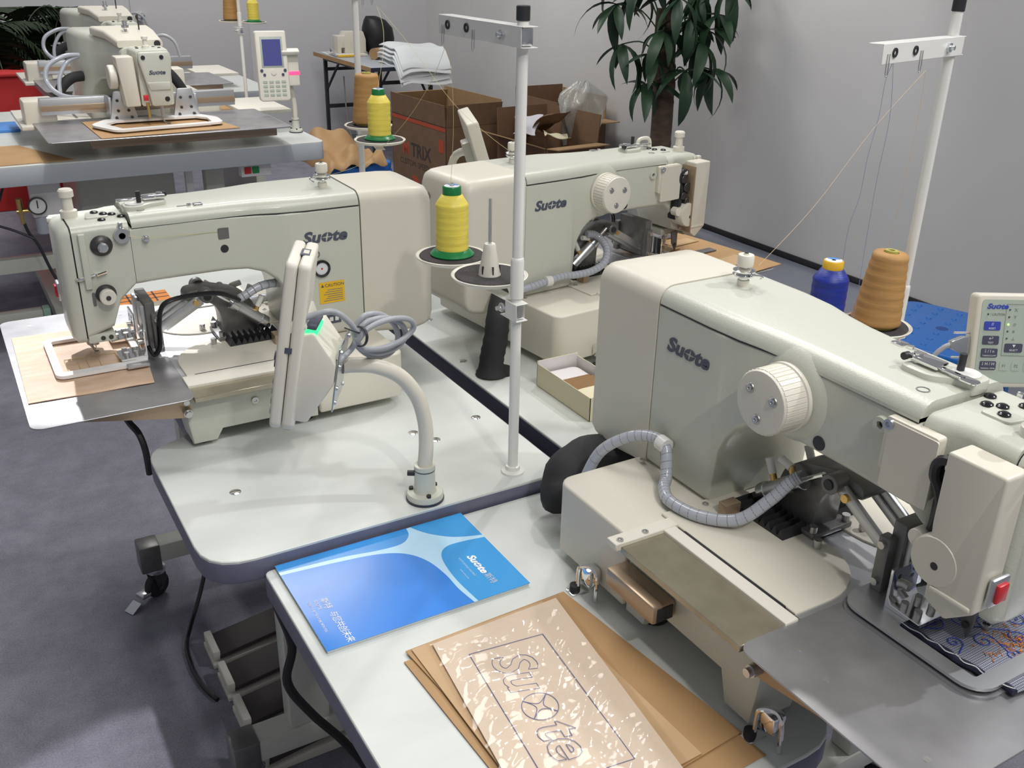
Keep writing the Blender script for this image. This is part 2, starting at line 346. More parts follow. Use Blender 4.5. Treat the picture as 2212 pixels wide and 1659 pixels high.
# ================================================================ the room
WX, WY = 4.03, 8.35
def struct(name, mb, m, parent=None): 
    o = mb.build(name, m, parent)
    if parent is None: o['kind'] = 'structure'
    return o
struct('floor', MB().box(-3.2, WX + 0.2, -2.5, WY + 0.2, -0.1, 0), 'carpet')
struct('wall_right', MB().box(WX, WX + 0.1, -2.5, WY + 0.1, 0.0, 2.6), 'wall_side')
struct('wall_back', MB().box(-3.2, WX, WY, WY + 0.1, 0.0, 2.6), 'wall')
struct('baseboard_right', MB().box(WX - 0.012, WX - 0.0005, -2.5, WY, 0.0, 0.035, 0.003), 'black')
d = struct('door_1', MB().box(1.515, 2.42, WY - 0.012, WY - 0.0005, 0.005, 2.08, 0.003), 'door_paint')
kb = MB(); kb.lathe([(0, 0), (0.032, 0), (0.032, 0.006), (0.012, 0.012), (0.012, 0.035), (0.03, 0.045), (0.034, 0.06), (0.026, 0.076), (0, 0.08)], (1.575, WY - 0.012, 1.02), (0, -1, 0), 20)
kb.build('door_knob', 'chrome', d)
# protective film laid over the carpet along the right-hand wall
fm = mat('floor_film', (0.21, 0.225, 0.27), 0.28, noise=0.25, nscale=3.5, col2=(0.16, 0.175, 0.22), bump=0.6, bscale=7, coat=0.3)
def ff(i, j):
    x = 2.15 + 1.86 * i; y = 0.6 + 5.2 * j
    return (x, y, 0.003 + 0.004 * (math.sin(x * 9 + y * 3) * math.sin(y * 5 - x * 2)) ** 2)
tag(MB().grid(ff, 40, 80).build('floor_film', fm, ang=80), 'blue-grey protective plastic film laid on the carpet beside the white wall', 'floor film')
# ================================================================ tables
def tabletop(t, outline, z, th=0.036, top='laminate', edge='edge_band'):
    MB().prism(outline, 'xy', z - 0.006, z, 0.0012, 1).build('tabletop', top, t)
    c = Vector((sum(p[0] for p in outline) / len(outline), sum(p[1] for p in outline) / len(outline)))
    MB().prism([tuple(Vector(p) + (Vector(p) - c).normalized() * 0.0012) for p in outline], 'xy', z - th, z - 0.0035, 0.003, 2).build('edge_band', edge, t)
def caster(t, x, y, a=0.0):
    M = Matrix.Translation((x, y, 0)) @ Matrix.Rotation(a, 4, 'Z')
    c = MB(); c.lathe([(0, -0.0125), (0.014, -0.0125), (0.030, -0.011), (0.034, -0.006), (0.034, 0.006), (0.030, 0.011), (0.014, 0.0125), (0, 0.0125)], (0, -0.018, 0.034), (0, 1, 0), 20); wh = c.build('caster_wheel', 'rubber', t, M=M)
    f = MB(); f.prism([(-0.016, 0.075), (0.02, 0.075), (0.022, 0.05), (0.006, 0.022), (-0.006, 0.022)], 'xz', -0.034, -0.031, 0, M=None); f.prism([(-0.016, 0.075), (0.02, 0.075), (0.022, 0.05), (0.006, 0.022), (-0.006, 0.022)], 'xz', -0.005, -0.002); f.cyl((0, -0.036, 0.03), (0, 0, 0.03), 0.006); f.build('caster_fork', 'dark_metal', wh, M=None).matrix_local = M
    b = MB(); b.lathe([(0, 0.074), (0.024, 0.074), (0.026, 0.08), (0.024, 0.088), (0.012, 0.092), (0, 0.092)], (0.004, -0.018, 0), (0, 0, 1), 20); b.build('swivel_ring', 'zinc', wh).matrix_local = M
    k = MB(); k.box(-0.055, -0.02, -0.034, -0.002, 0.058, 0.064, 0.002, M=Matrix.Rotation(-0.5, 4, 'Y') @ Matrix.Translation((-0.028, 0, -0.016))); k.box(-0.058, -0.03, -0.034, -0.002, 0.022, 0.034, 0.004); k.build('brake_pedal', 'zinc', wh).matrix_local = M
def leg_frame(t, xa, xb, xl, y, ztop, casters=True):
    """one end of the stand: foot bar along x with caster sockets, column, top bar"""
    MB().box(xa, xb, y - 0.028, y + 0.028, 0.115, 0.165, 0.004).build('foot_bar', 'paint', t)
    MB().box(xl - 0.04, xl + 0.04, y - 0.024, y + 0.024, 0.165, ztop, 0.004).build('leg', 'paint', t)
    MB().box(xa + 0.06, xb - 0.06, y - 0.022, y + 0.022, ztop, ztop + 0.04, 0.004).build('top_bar', 'paint', t)
    for x, s in ((xa, -1), (xb, 1)):
        MB().box(x - 0.026, x + 0.026, y - 0.03, y + 0.03, 0.092, 0.168, 0.004).build('caster_socket', 'cast_grey', t)
        if casters: caster(t, x, y + 0.018, 0.5)
ZA, ZB, ZC, ZD = 0.780, 0.748, 0.757, 0.800
tA = thing('sewing_table', 'grey laminate sewing table carrying the machine with the curved-pipe control panel', 'table', (0.5, 1.8, 0), 0, 'grey laminate sewing tables')
tA.location = (0, 0, 0)
tabletop(tA, smooth_poly([(0.215, 1.172), (0.812, 1.172), (0.812, 2.52), (0.225, 2.52), (0.225, 2.02), (0.30, 1.99), (0.30, 1.60), (0.215, 1.57)], [0.07, 0.012, 0.03, 0.05, 0.03, 0.03, 0.03, 0.05]), ZA, 0.038)
leg_frame(tA, 0.30, 0.78, 0.43, 1.49, ZA - 0.079); leg_frame(tA, 0.28, 0.78, 0.43, 2.27, ZA - 0.079)
MB().box(0.60, 0.64, 1.515, 2.245, 0.12, 0.16, 0.003).build('cross_bar', 'paint', tA)
for x, y in ((0.31, 1.364), (0.773, 1.419), (0.645, 1.418), (0.668, 1.375)):
    MB().lathe([(0, 0.0022), (0.006, 0.002), (0.009, 0.0008), (0.0095, -0.001), (0, -0.001)], (x, y, ZA), (0, 0, 1), 20).build('screw_cap', 'chrome', tA)
bolt = MB(); bolt.lathe([(0, 0), (0.011, 0), (0.011, 0.003), (0.007, 0.005), (0, 0.006)], (0.39, 1.466, 0.52), (0, -1, 0), 16); bolt.build('bolt', 'zinc', tA)
tC = thing('sewing_table', 'grey laminate sewing table with the blue brochure and the leather samples on it', 'table', (0, 0, 0), 0, 'grey laminate sewing tables')
tabletop(tC, smooth_poly([(0.292, 0.30), (0.40, 0.535), (0.785, 0.535), (0.805, 0.66), (1.12, 0.66), (1.16, 0.45), (1.52, 0.45), (1.52, 1.166), (0.292, 1.166)][1:] + [], [0, 0.07, 0.05, 0.04, 0.04, 0.05, 0.02, 0.02]) if False else
         smooth_poly([(0.292, 0.535), (0.780, 0.535), (0.800, 0.66), (1.12, 0.66), (1.16, 0.50), (1.52, 0.50), (1.52, 1.166), (0.292, 1.166)], [0.05, 0.07, 0.05, 0.04, 0.04, 0.05, 0.02, 0.012]), ZC, 0.038)
leg_frame(tC, 0.42, 1.42, 0.50, 0.90, ZC - 0.079, True)
MB().box(1.30, 1.38, 0.876, 0.924, 0.165, ZC - 0.079, 0.004).build('leg', 'paint', tC)
cb = MB(); cb.box(0.42, 0.62, 1.00, 1.14, 0.30, 0.64, 0.006); cb.build('control_box', 'paint', tC)
tB = thing('sewing_table', 'grey laminate sewing table with a dark edge carrying the small card box', 'table', (0, 0, 0), 0, 'grey laminate sewing tables')
tabletop(tB, smooth_poly([(0.884, 1.20), (1.62, 1.20), (1.62, 1.52), (1.50, 1.55), (1.50, 2.12), (1.62, 2.16), (1.62, 2.55), (0.884, 2.55)], [0.02, 0.05, 0.03, 0.03, 0.03, 0.03, 0.05, 0.02]), ZB, 0.040, edge='dark_edge')
leg_frame(tB, 0.93, 1.55, 1.2, 1.50, ZB - 0.081, True); leg_frame(tB, 0.93, 1.55, 1.2, 2.3, ZB - 0.081, True)
for x, y in ((0.96, 2.00), (0.912, 1.735)):
    MB().lathe([(0, 0.0022), (0.006, 0.002), (0.009, 0.0008), (0.0095, -0.001), (0, -0.001)], (x, y, ZB), (0, 0, 1), 20).build('screw_cap', 'chrome', tB)
cut = MB(); cut.prism(rrect(0.905, 0.990, 1.615, 1.685, 0.03, 6), 'xy', ZB, ZB + 0.0012); cut.build('cable_cutout', 'black', tB)
tD = thing('sewing_table', 'grey-edged sewing table under the machine with the wide steel plate', 'table', (0, 0, 0), 0, 'grey laminate sewing tables')
tabletop(tD, smooth_poly([(-0.25, 4.00), (1.448, 4.02), (1.448, 5.35), (-0.25, 5.35)], [0.02, 0.03, 0.02, 0.02]), ZD, 0.075, edge='edge_grey')
MB().box(0.50, 0.90, 4.45, 4.75, 0.28, 0.70, 0.01).build('control_box', 'paint', tD)
MB().box(1.00, 1.08, 4.30, 4.36, 0.12, ZD - 0.075, 0.005).build('leg', 'paint', tD); MB().box(0.96, 1.12, 4.10, 5.2, 0.06, 0.12, 0.005).build('foot_bar', 'paint', tD)
MB().box(0.36, 0.42, 4.30, 4.36, 0.12, ZD - 0.075, 0.005).build('leg', 'white_paint', tD); MB().box(0.32, 0.46, 4.10, 5.2, 0.06, 0.12, 0.005).build('foot_bar', 'paint', tD)
MB().box(-0.12, -0.06, 4.30, 4.36, 0.12, ZD - 0.075, 0.005).build('leg', 'paint', tD)
MB().box(0.90, 0.93, 4.22, 4.25, 0.25, ZD - 0.075, 0.003).build('conduit', 'white_paint', tD)
MB().box(-0.1, 1.08, 4.34, 4.40, 0.30, 0.36, 0.004).build('cross_bar', 'paint', tD)
sw = thing('power_switch', 'white power switch box with a red and a green button under the table edge', 'switch', (1.165, 4.085, 0.69))
MB().box(-0.065, 0.065, 0, 0.05, -0.026, 0.034, 0.005).build('housing', 'white_paint', sw); MB().box(-0.052, -0.024, -0.006, 0.001, -0.012, 0.016, 0.002).build('off_button', 'red', sw); MB().box(-0.018, 0.010, -0.006, 0.001, -0.012, 0.016, 0.002).build('on_button', 'green_key', sw)
# air regulator hanging below that table
ar = thing('air_regulator', 'air regulator with a round pressure gauge and brass fittings below the grey table edge', 'air regulator', (0.31, 4.14, 0.60))
MB().box(-0.02, 0.09, 0.0, 0.05, -0.03, 0.105, 0.006).build('body', 'white_paint', ar); MB().cyl((0.01, 0.025, -0.10), (0.01, 0.025, -0.03), 0.024, b=0.004).build('filter_bowl', 'hose', ar)
g = MB().lathe([(0, 0), (0.032, 0), (0.034, 0.004), (0.034, 0.02), (0.03, 0.022), (0.03, 0.018), (0, 0.018)], (0.0, 0.0, 0.02), (0, -1, 0), 24).build('pressure_gauge', 'dark_metal', ar)
MB().lathe([(0, 0.0185), (0.029, 0.0185), (0, 0.019)], (0.0, 0.0, 0.02), (0, -1, 0), 24).build('dial', 'gauge_face', g); MB().box(-0.002, 0.002, -0.021, -0.0195, 0.012, 0.042).build('needle', 'black', g)
MB().cyl((-0.06, 0.01, -0.01), (-0.06, 0.01, 0.05), 0.011, b=0.002).cyl((-0.075, 0.01, 0.0), (-0.02, 0.01, 0.0), 0.009).cyl((-0.06, 0.01, -0.05), (-0.06, 0.01, -0.01), 0.007).build('brass_valve', 'brass', ar)
MB().tube([(-0.055, 0.01, -0.05), (-0.045, 0.01, -0.09), (-0.02, 0.0, -0.14), (0.01, -0.01, -0.25), (0.05, -0.01, -0.36)], 0.006, 8, 5).build('air_hose', 'black', ar)
MB().tube([(-0.10, 0.01, 0.11), (-0.14, 0.01, 0.02), (-0.17, 0.01, -0.03), (-0.10, 0.01, -0.07), (-0.03, 0.0, -0.11)], 0.005, 8, 5).build('air_hose', 'black', ar)
# foot pedals under the near table
PL = ('dark ribbed foot pedal, first in the row beside the braked caster', 'dark ribbed foot pedal, second in the row from the braked caster', 'dark ribbed foot pedal, third in the row from the braked caster', 'dark ribbed foot pedal, last in the row beside the bolted table leg')
for i, y in enumerate((1.96, 1.835, 1.71, 1.585)):
    p = thing('foot_pedal', PL[i], 'foot pedal', (0.425, y, 0), 0, 'foot pedals under the table')
    MB().prism([(-0.07, 0.02), (0.14, 0.05), (0.14, 0.062), (-0.07, 0.032)], 'xz', -0.045, 0.045, 0.003).build('tread', 'pedal', p)
    MB().prism([(-0.085, 0.0), (0.15, 0.0), (0.15, 0.03), (0.02, 0.024), (-0.085, 0.012)], 'xz', -0.05, 0.05, 0.003).build('base', 'ivory', p)
    MB().box(-0.083, -0.066, -0.045, 0.045, 0.02, 0.045, 0.003).build('heel_stop', 'ivory', p)
# cables on the floor and below the tables
tag(MB().tube([(0.47, 2.17, 0.50), (0.43, 2.16, 0.25), (0.375, 2.12, 0.10), (0.325, 2.07, 0.022), (0.302, 2.02, 0.008), (0.295, 1.95, 0.0065), (0.297, 1.89, 0.0065), (0.305, 1.84, 0.0065), (0.318, 1.80, 0.0065)], 0.0055, 8, 6).build('power_cable', 'black_gloss', None), 'thin glossy black cable looping over the carpet beside the pedals', 'cable')
tag(MB().tube([(0.315, 1.215, 0.735), (0.320, 1.22, 0.66), (0.338, 1.22, 0.57), (0.325, 1.22, 0.50), (0.36, 1.22, 0.42), (0.415, 1.215, 0.33), (0.455, 1.21, 0.23), (0.47, 1.20, 0.05), (0.50, 1.19, 0.009), (0.60, 1.15, 0.009)], 0.0075, 8, 6).build('power_cable', 'rubber', None), 'thick black power cable hanging down in front of the table leg', 'cable')
tag(MB().tube([(0.200, 1.66, 0.815), (0.205, 1.63, 0.808), (0.213, 1.605, 0.798), (0.218, 1.595, 0.77), (0.220, 1.60, 0.72)], 0.006, 8, 6).build('air_hose', 'black', None), 'short black hose hanging below the bright steel plate', 'hose')
# ================================================================ pattern sewing machines
# local frame: x along the arm towards the needle, y towards the tension side, z up from the bed; origin at the foot of the column front
def machine(label, loc, rz, k=1.0, feet=0.127, frame_kind='steel', hose=True, strip=0.02, handle=False, wheel_u=None, hose_kind='loop'):
    t = thing('sewing_machine', label, 'sewing machine', loc, rz, 'pale green pattern sewing machines')
    U = lambda u: u * k if u > 0 else u
    # ---- base
    MB().prism(rrect(-0.155, 0.014, -0.235, 0.235, (0.004, 0.022, 0.022, 0.004), 5), 'xy', -feet + 0.018, 0.0, 0.010, 3).build('base_cover', 'cream', t)
    b = MB(); zf = -feet
    prof = [(0.016, -0.006), (U(0.262), -0.006), (U(0.262), -0.055), (U(0.255), zf + 0.008), (U(0.212), zf + 0.008), (U(0.200), -0.078), (0.065, -0.078), (0.055, zf + 0.012), (0.016, zf + 0.012)]
    b.prism(prof, 'xz', -0.232, -0.16, 0.005, 2); b.prism(prof, 'xz', 0.16, 0.232, 0.005, 2); b.box(0.016, U(0.255), -0.165, 0.165, -0.075, -0.008)
    b.box(U(0.25), U(0.44), -0.055, 0.055, -0.075, -0.004, 0.008)
    b.build('base', 'paint', t)
    for s in (-1, 1):
        for u in (U(0.233), 0.036): MB().lathe([(0, 0), (0.019, 0), (0.02, 0.008), (0.017, 0.014), (0, 0.014)], (u, s * 0.196, -feet), (0, 0, 1), 18).build('rubber_foot', 'rubber', t)
    # latch brackets clamping the base to the table
    for u, y in ((-0.055, -0.247), (U(0.272), -0.225)):
        lb = MB(); lb.tube([(u - 0.004, y - 0.010, -feet + 0.002), (u - 0.004, y - 0.010, -feet + 0.036), (u, y - 0.008, -feet + 0.046), (u + 0.012, y, -feet + 0.048), (u + 0.024, y, -feet + 0.04), (u + 0.026, y, -feet + 0.002)], 0.003, 8, 4)
        lb.box(u - 0.002, u + 0.022, y - 0.010, y + 0.012, -feet + 0.02, -feet + 0.048, 0.006); lb.box(u - 0.016, u + 0.002, y - 0.022, y + 0.006, -feet, -feet + 0.003, 0.001); o = lb.build('latch', 'chrome', t)
        MB().cyl((u - 0.008, y - 0.012, -feet + 0.002), (u - 0.008, y - 0.012, -feet + 0.012), 0.0075).build('latch_bolt', 'rubber', o)
    # ---- bed surfaces
    MB().box(0.012, U(0.262), -0.165, 0.165, -0.004, 0.0015).build('feed_plate', 'alu', t)
    for s in (-1, 1):
        a, c = (-0.165, -0.022) if s < 0 else (0.022, 0.165)
        rr = (0.085, 0.001, 0.001, 0.001) if s < 0 else (0.001, 0.001, 0.001, 0.085)
        MB().prism(rrect(-0.005, U(0.24), a, c, rr, 8), 'xy', 0.0, 0.0042, 0.001, 1).build('bed_cover', 'cream', t)
        MB().box(0.045, U(0.225), s * 0.1675 - 0.002, s * 0.1675 + 0.002, -0.002, 0.0045).build('slot', 'black', t)
        x0, x1 = sorted((s * 0.170, s * (0.170 + strip))); MB().box(0.014, U(0.25), x0, x1, -0.004, 0.0055, 0.001, 1).build('guide_strip', 'ivory', t)
        x0, x1 = sorted((s * (0.170 + strip), s * 0.258)); MB().box(0.030, U(0.25), x0, x1, -0.008, 0.001, 0.0008, 1).build('side_sheet', 'olive_sheet', t)
        x0, x1 = sorted((s * 0.165, s * 0.266)); MB().box(0.010, 0.031, x0, x1, -0.004, 0.0062, 0.001, 1).build('end_strip', 'ivory', t)
    sb = MB(); sb.box(0.015, 0.115, -0.268, -0.233, -0.062, -0.035, 0.004); sb.build('motor_bracket', 'brown_sheet', t)
    MB().box(0.1152, 0.1165, -0.262, -0.238, -0.058, -0.039).build('bracket_opening', 'black', t)
    scr = MB(); 
    for p in ((0.024, -0.255), (0.024, -0.215), (-0.135, -0.098), (0.006, -0.098), (0.035, -0.075)): screw(scr, (p[0], p[1], 0.004 if p[1] > -0.2 else 0.006), (0, 0, 1), 0.0045, 0.002)
    for p in ((0.025, 0.234, -0.045), (0.13, 0.233, -0.035)): screw(scr, p, (0, 1, 0), 0.006, 0.003)
    scr.each('screw', 'steel', t)
    # ---- work plate in front of the bed
    wp = MB(); wp.prism(rrect(U(0.248), U(0.248) + 0.25, -0.262, 0.262, 0.018, 5), 'xy', 0.0, 0.0022, 0.0006, 1); plate = wp.build('work_plate', 'plate_steel', t)
    ps = MB()
    for p in ((0.285, -0.205), (0.335, -0.215), (0.46, -0.216), (0.285, 0.205), (0.335, 0.215), (0.46, 0.216)): ps.lathe([(0, 0.0004), (0.0042, 0.0004), (0.0042, 0.0), (0, 0)], (U(p[0]), p[1], 0.0022), (0, 0, 1), 14)
    ps.each('plate_screw', 'steel', plate)
    for s in (-1, 1):
        br = MB(); br.prism([(U(0.255), -0.001), (U(0.45), -0.001), (U(0.43), -0.012), (U(0.27), -0.04), (U(0.252), -0.04)], 'xz', s * 0.236 - 0.0015, s * 0.236 + 0.0015); o = br.build('plate_bracket', 'brown_sheet', t)
        bb = MB(); bb.cyl((U(0.262), s * 0.237, -0.028), (U(0.262), s * 0.250, -0.028), 0.0075); bb.cyl((U(0.262), s * 0.25, -0.028), (U(0.262), s * 0.256, -0.028), 0.0055); bb.cyl((U(0.262), s * 0.237, -0.010), (U(0.262), s * 0.246, -0.010), 0.005); bb.build('bracket_bolt', 'steel', o)
    # ---- arm and column casting
    def sec(u, v0, v1, w0, w1, rt=0.022, rb=0.006): return [(u, a, c) for a, c in rrect(v0, v1, w0, w1, (rt, rt, rb, rb), 5)]
    S = [(-0.135, -0.090, 0.090, 0.0, 0.246), (-0.03, -0.090, 0.090, 0.0, 0.246), (-0.006, -0.0898, 0.0898, 0.0, 0.246), (0.0, -0.0885, 0.0883, 0.002, 0.246),
         (0.006, -0.0880, 0.0875, 0.075, 0.246), (0.014, -0.0868, 0.0858, 0.100, 0.246), (0.028, -0.085, 0.082, 0.122, 0.246), (0.05, -0.082, 0.077, 0.138, 0.246), (0.08, -0.078, 0.071, 0.1465, 0.246), (0.12, -0.075, 0.066, 0.148, 0.246), (0.2, -0.074, 0.064, 0.147, 0.246), (0.286, -0.074, 0.064, 0.145, 0.244)]
    MB().loft([sec(U(u), a, c, d, e, 0.004, 0.010) for u, a, c, d, e in S]).build('arm', 'paint', t, 50)
    TC = [(-0.134, 0.0905, 0.0905), (-0.03, 0.0905, 0.0905), (0.02, 0.088, 0.085), (0.06, 0.082, 0.075), (0.10, 0.0775, 0.069), (0.15, 0.0755, 0.066), (0.282, 0.0755, 0.0655)]
    tops = [0.271, 0.271, 0.271, 0.270, 0.269, 0.268, 0.267]
    MB().loft([sec(U(u), -a, c, 0.2475, tw, 0.022, 0.002) for (u, a, c), tw in zip(TC, tops)]).build('top_cover', 'paint', t, 60)
    MB().loft([sec(U(u), -a + 0.0012, c - 0.0012, 0.2452, 0.2480, 0.0008, 0.0008) for (u, a, c) in TC]).build('cover_gasket', 'black', t)
    RC = [(-0.286, 0.078, 0.012, 0.252), (-0.2845, 0.084, 0.004, 0.258), (-0.279, 0.0885, -0.008, 0.265), (-0.268, 0.0905, -0.014, 0.269), (-0.24, 0.0915, -0.02, 0.271), (-0.137, 0.0915, -0.008, 0.272)]
    MB().loft([sec(u, -a, a, d, e, 0.026, 0.012) for u, a, d, e in RC]).build('rear_cover', 'cream', t, 60)
    rh = MB()
    for y, z in ((-0.055, 0.215), (0.055, 0.215), (0, 0.12)): rh.lathe([(0, 0), (0.007, 0), (0.0075, 0.001), (0, 0.001)], (-0.2872, y, z), (-1, 0, 0), 14)
    rh.each('rear_cover_recess', 'ink_grey', t)
    for sgn, nm in ((-1, 'wordmark'), (1, 'wordmark')):
        if sgn < 0: suote(nm, 0.021, frame((-0.112, -0.0906, 0.189), (1, 0, 0.0), (0, 0, 1)), 'ink', t)
        else: suote(nm, 0.021, frame((-0.022, 0.0906, 0.187), (-1, 0, 0), (0, 0, 1)), 'ink', t)
    # screw recesses of the top cover, the shade inside painted as dark grey
    for u, v in ((-0.09, -0.066), (0.062, -0.050), (0.062, 0.045), (0.258, -0.045), (0.258, 0.035), (-0.09, 0.058)):
        MB().lathe([(0.0062, -0.003), (0.0075, 0.0006), (0.0062, 0.0009), (0.0056, -0.0015), (0.0, -0.0015)], (U(u), v, 0.2688 if u < 0.1 else 0.2672), (0, 0, 1), 16).build('screw_recess', 'ink_grey', t)
    # thread tension post on the column
    tp = MB(); tp.lathe([(0, 0), (0.0085, 0), (0.0085, 0.012), (0.007, 0.013), (0, 0.013)], (-0.092, 0.018, 0.267), (0, 0, 1), 18); post = tp.build('tension_post', 'ivory', t)
    ch = MB(); ch.lathe([(0, 0.012), (0.006, 0.013), (0.006, 0.016), (0.014, 0.018), (0.016, 0.0205), (0.010, 0.0225), (0.015, 0.0245), (0.016, 0.0265), (0.011, 0.029), (0.006, 0.030), (0.006, 0.033), (0, 0.033)], (-0.092, 0.018, 0.267), (0, 0, 1), 24); ch.tube([(-0.078, 0.018, 0.289), (-0.068, 0.022, 0.291), (-0.066, 0.028, 0.288), (-0.072, 0.030, 0.284)], 0.0014, 6, 4); ch.build('tension_discs', 'chrome', post)
    kn = MB(); kn.lathe([(0, 0.032), (0.0105, 0.032), (0.0115, 0.034), (0.0115, 0.046), (0.0105, 0.048), (0.004, 0.048), (0.004, 0.050), (0, 0.050)], (-0.092, 0.018, 0.267), (0, 0, 1), 22); kn.build('tension_knob', 'ivory', post)
    MB().cyl((-0.092, 0.018, 0.315), (-0.092, 0.018, 0.3185), 0.0028, seg=10).build('knob_tip', 'black', post)
    # ---- bobbin winder on the arm top
    bw = MB(); bw.prism(smooth_poly([(U(0.205), -0.022), (U(0.245), -0.022), (U(0.262), -0.005), (U(0.285), 0.000), (U(0.285), 0.034), (U(0.258), 0.040), (U(0.243), 0.026), (U(0.205), 0.016)], 0.010, 4), 'xy', 0.258, 0.2745, 0.003, 2); win = bw.build('bobbin_winder', 'paint', t)
    MB().lathe([(0, 0), (0.0155, 0), (0.0155, 0.004), (0, 0.004)], (U(0.263), 0.018, 0.2725), (0, 0, 1), 24).build('winder_disc', 'white_paint', win)
    MB().cyl((U(0.255), 0.018, 0.274), (U(0.255), 0.018, 0.296), 0.0042, seg=12).build('winder_pin', 'black', win)
    lv = MB(); lv.box(U(0.205), U(0.246), -0.010, 0.010, 0.277, 0.284, 0.002, M=None); lv.box(U(0.24), U(0.275), -0.0055, 0.0015, 0.2775, 0.2805, 0.001); lv.prism(smooth_poly([(U(0.27), -0.009), (U(0.292), -0.009), (U(0.292), 0.004), (U(0.27), 0.004)], 0.005, 4), 'xy', 0.2765, 0.280, 0.001); lv.cyl((U(0.214), -0.002, 0.27), (U(0.214), -0.002, 0.2865), 0.0055); lv.build('winder_lever', 'chrome', win)
    MB().cyl((U(0.204), -0.014, 0.2805), (U(0.204), -0.006, 0.2805), 0.0045, seg=12).build('winder_stop', 'black', win)
    tg = MB(); tg.box(U(0.145), U(0.195), 0.032, 0.050, 0.263, 0.2665, 0.001); tg.box(U(0.148), U(0.165), 0.034, 0.048, 0.2665, 0.2705, 0.001); tg.cyl((U(0.172), 0.041, 0.2665), (U(0.172), 0.041, 0.271), 0.004); tg.box(U(0.176), U(0.194), 0.040, 0.043, 0.2675, 0.269); tg.build('thread_guide', 'chrome', t)
    # ---- head
    H = [(0.2868, -0.073, 0.064, 0.145, 0.257), (0.305, -0.070, 0.064, 0.130, 0.257), (0.318, -0.062, 0.064, 0.118, 0.257), (0.335, -0.058, 0.064, 0.075, 0.257), (0.383, -0.058, 0.064, 0.060, 0.256)]
    MB().loft([sec(U(u), a, c, d, e, 0.014, 0.010) for u, a, c, d, e in H]).build('head', 'paint', t, 50)
    F = [(0.3855, -0.058, 0.064, 0.052, 0.254), (0.398, -0.057, 0.063, 0.052, 0.252), (0.407, -0.050, 0.056, 0.060, 0.242)]
    MB().loft([sec(U(u), a, c, d, e, 0.016, 0.014) for u, a, c, d, e in F]).build('face_cover', 'paint', t, 60)
    MB().loft([sec(U(u), -0.055, 0.061, 0.058, 0.2525, 0.014, 0.010) for u in (0.3825, 0.386)]).build('cover_gasket', 'black', t)
    MB().prism(smooth_poly([(U(0.311), -0.020), (U(0.345), -0.020), (U(0.352), 0.022), (U(0.311), 0.022)], 0.006, 4), 'xy', 0.254, 0.2600, 0.002).build('head_pad', 'paint', t)
    for u, v in ((0.291, 0.026), (0.303, 0.004), (0.318, 0.008), (0.331, -0.008), (0.326, 0.036)):
        MB().lathe([(0.0068, 0), (0.0066, 0.0022), (0.0045, 0.0036), (0, 0.0042)], (U(u), v, 0.2568 if v > 0.022 or u < 0.31 else 0.2597), (0, 0, 1), 18).build('rubber_plug', 'black_gloss', t)
    pk = MB(); pk.lathe([(0, 0), (0.014, 0), (0.014, 0.012), (0.009, 0.014), (0.0085, 0.034), (0.0125, 0.036), (0.0125, 0.046), (0.010, 0.049), (0, 0.049)], (U(0.372), -0.018, 0.2545), (0, 0, 1), 20); pk.build('pressure_knob', 'ivory', t)
    if handle: ld = MB(); ld.tube([(U(0.300), 0.050, 0.252), (U(0.302), 0.050, 0.272), (U(0.310), 0.050, 0.280), (U(0.332), 0.050, 0.280), (U(0.340), 0.050, 0.272), (U(0.342), 0.050, 0.252)], 0.0045, 8, 4); ld.build('lifting_handle', 'ivory', t)
    # ---- tension side (y+)
    a = MB(); a.lathe([(0, 0), (0.017, 0), (0.018, 0.003), (0.015, 0.007), (0.009, 0.010), (0, 0.010)], (U(0.337), 0.064, 0.222), (0, 1, 0), 22); td = a.build('tension_disc', 'dark_metal', t)
    MB().lathe([(0, 0.009), (0.008, 0.010), (0.0085, 0.018), (0.006, 0.021), (0, 0.021)], (U(0.337), 0.064, 0.222), (0, 1, 0), 18).build('tension_knob', 'zinc', td)
    a = MB(); a.lathe([(0.005, 0.003), (0.0055, 0.010), (0.0125, 0.010), (0.0135, 0.004), (0.0125, 0.0), (0, 0)], (U(0.301), 0.064, 0.236), (0, 1, 0), 20); a.box(U(0.301) - 0.004, U(0.301) + 0.004, 0.064, 0.069, 0.248, 0.258, 0.002); a.build('thread_roller', 'zinc', t)
    MB().lathe([(0, 0), (0.0055, 0), (0.006, 0.006), (0.004, 0.010), (0, 0.0105)], (U(0.261), 0.064, 0.226), (0, 1, 0), 16).build('thread_stud', 'zinc', t)
    a = MB(); a.prism(rrect(U(0.115) - 0.015, U(0.115) + 0.015, 0.208, 0.228, 0.003), 'xz', 0.0645, 0.0672); fw = a.build('oil_window', 'cast_grey', t)
    MB().box(U(0.115) - 0.019, U(0.115) + 0.019, 0.0635, 0.0655, 0.204, 0.232, 0.0005).build('window_frame', 'paint', fw)
    MB().lathe([(0, 0), (0.0075, 0), (0.007, 0.002), (0, 0.002)], (U(0.121), 0.065, 0.190), (0, 1, 0), 18).build('rubber_plug', 'black', t)
    a = MB(); a.lathe([(0, 0), (0.016, 0), (0.017, 0.004), (0.014, 0.008), (0.016, 0.012), (0.012, 0.016), (0, 0.016)], (U(0.342), 0.064, 0.138), (0, 1, 0), 22); td = a.build('tension_disc', 'dark_metal', t)
    MB().lathe([(0, 0.015), (0.013, 0.015), (0.0135, 0.026), (0.012, 0.028), (0, 0.028)], (U(0.342), 0.064, 0.138), (0, 1, 0), 22).build('tension_knob', 'ivory', td); MB().cyl((U(0.342), 0.092, 0.138), (U(0.342), 0.0935, 0.138), 0.004).build('knob_tip', 'dark_metal', td)
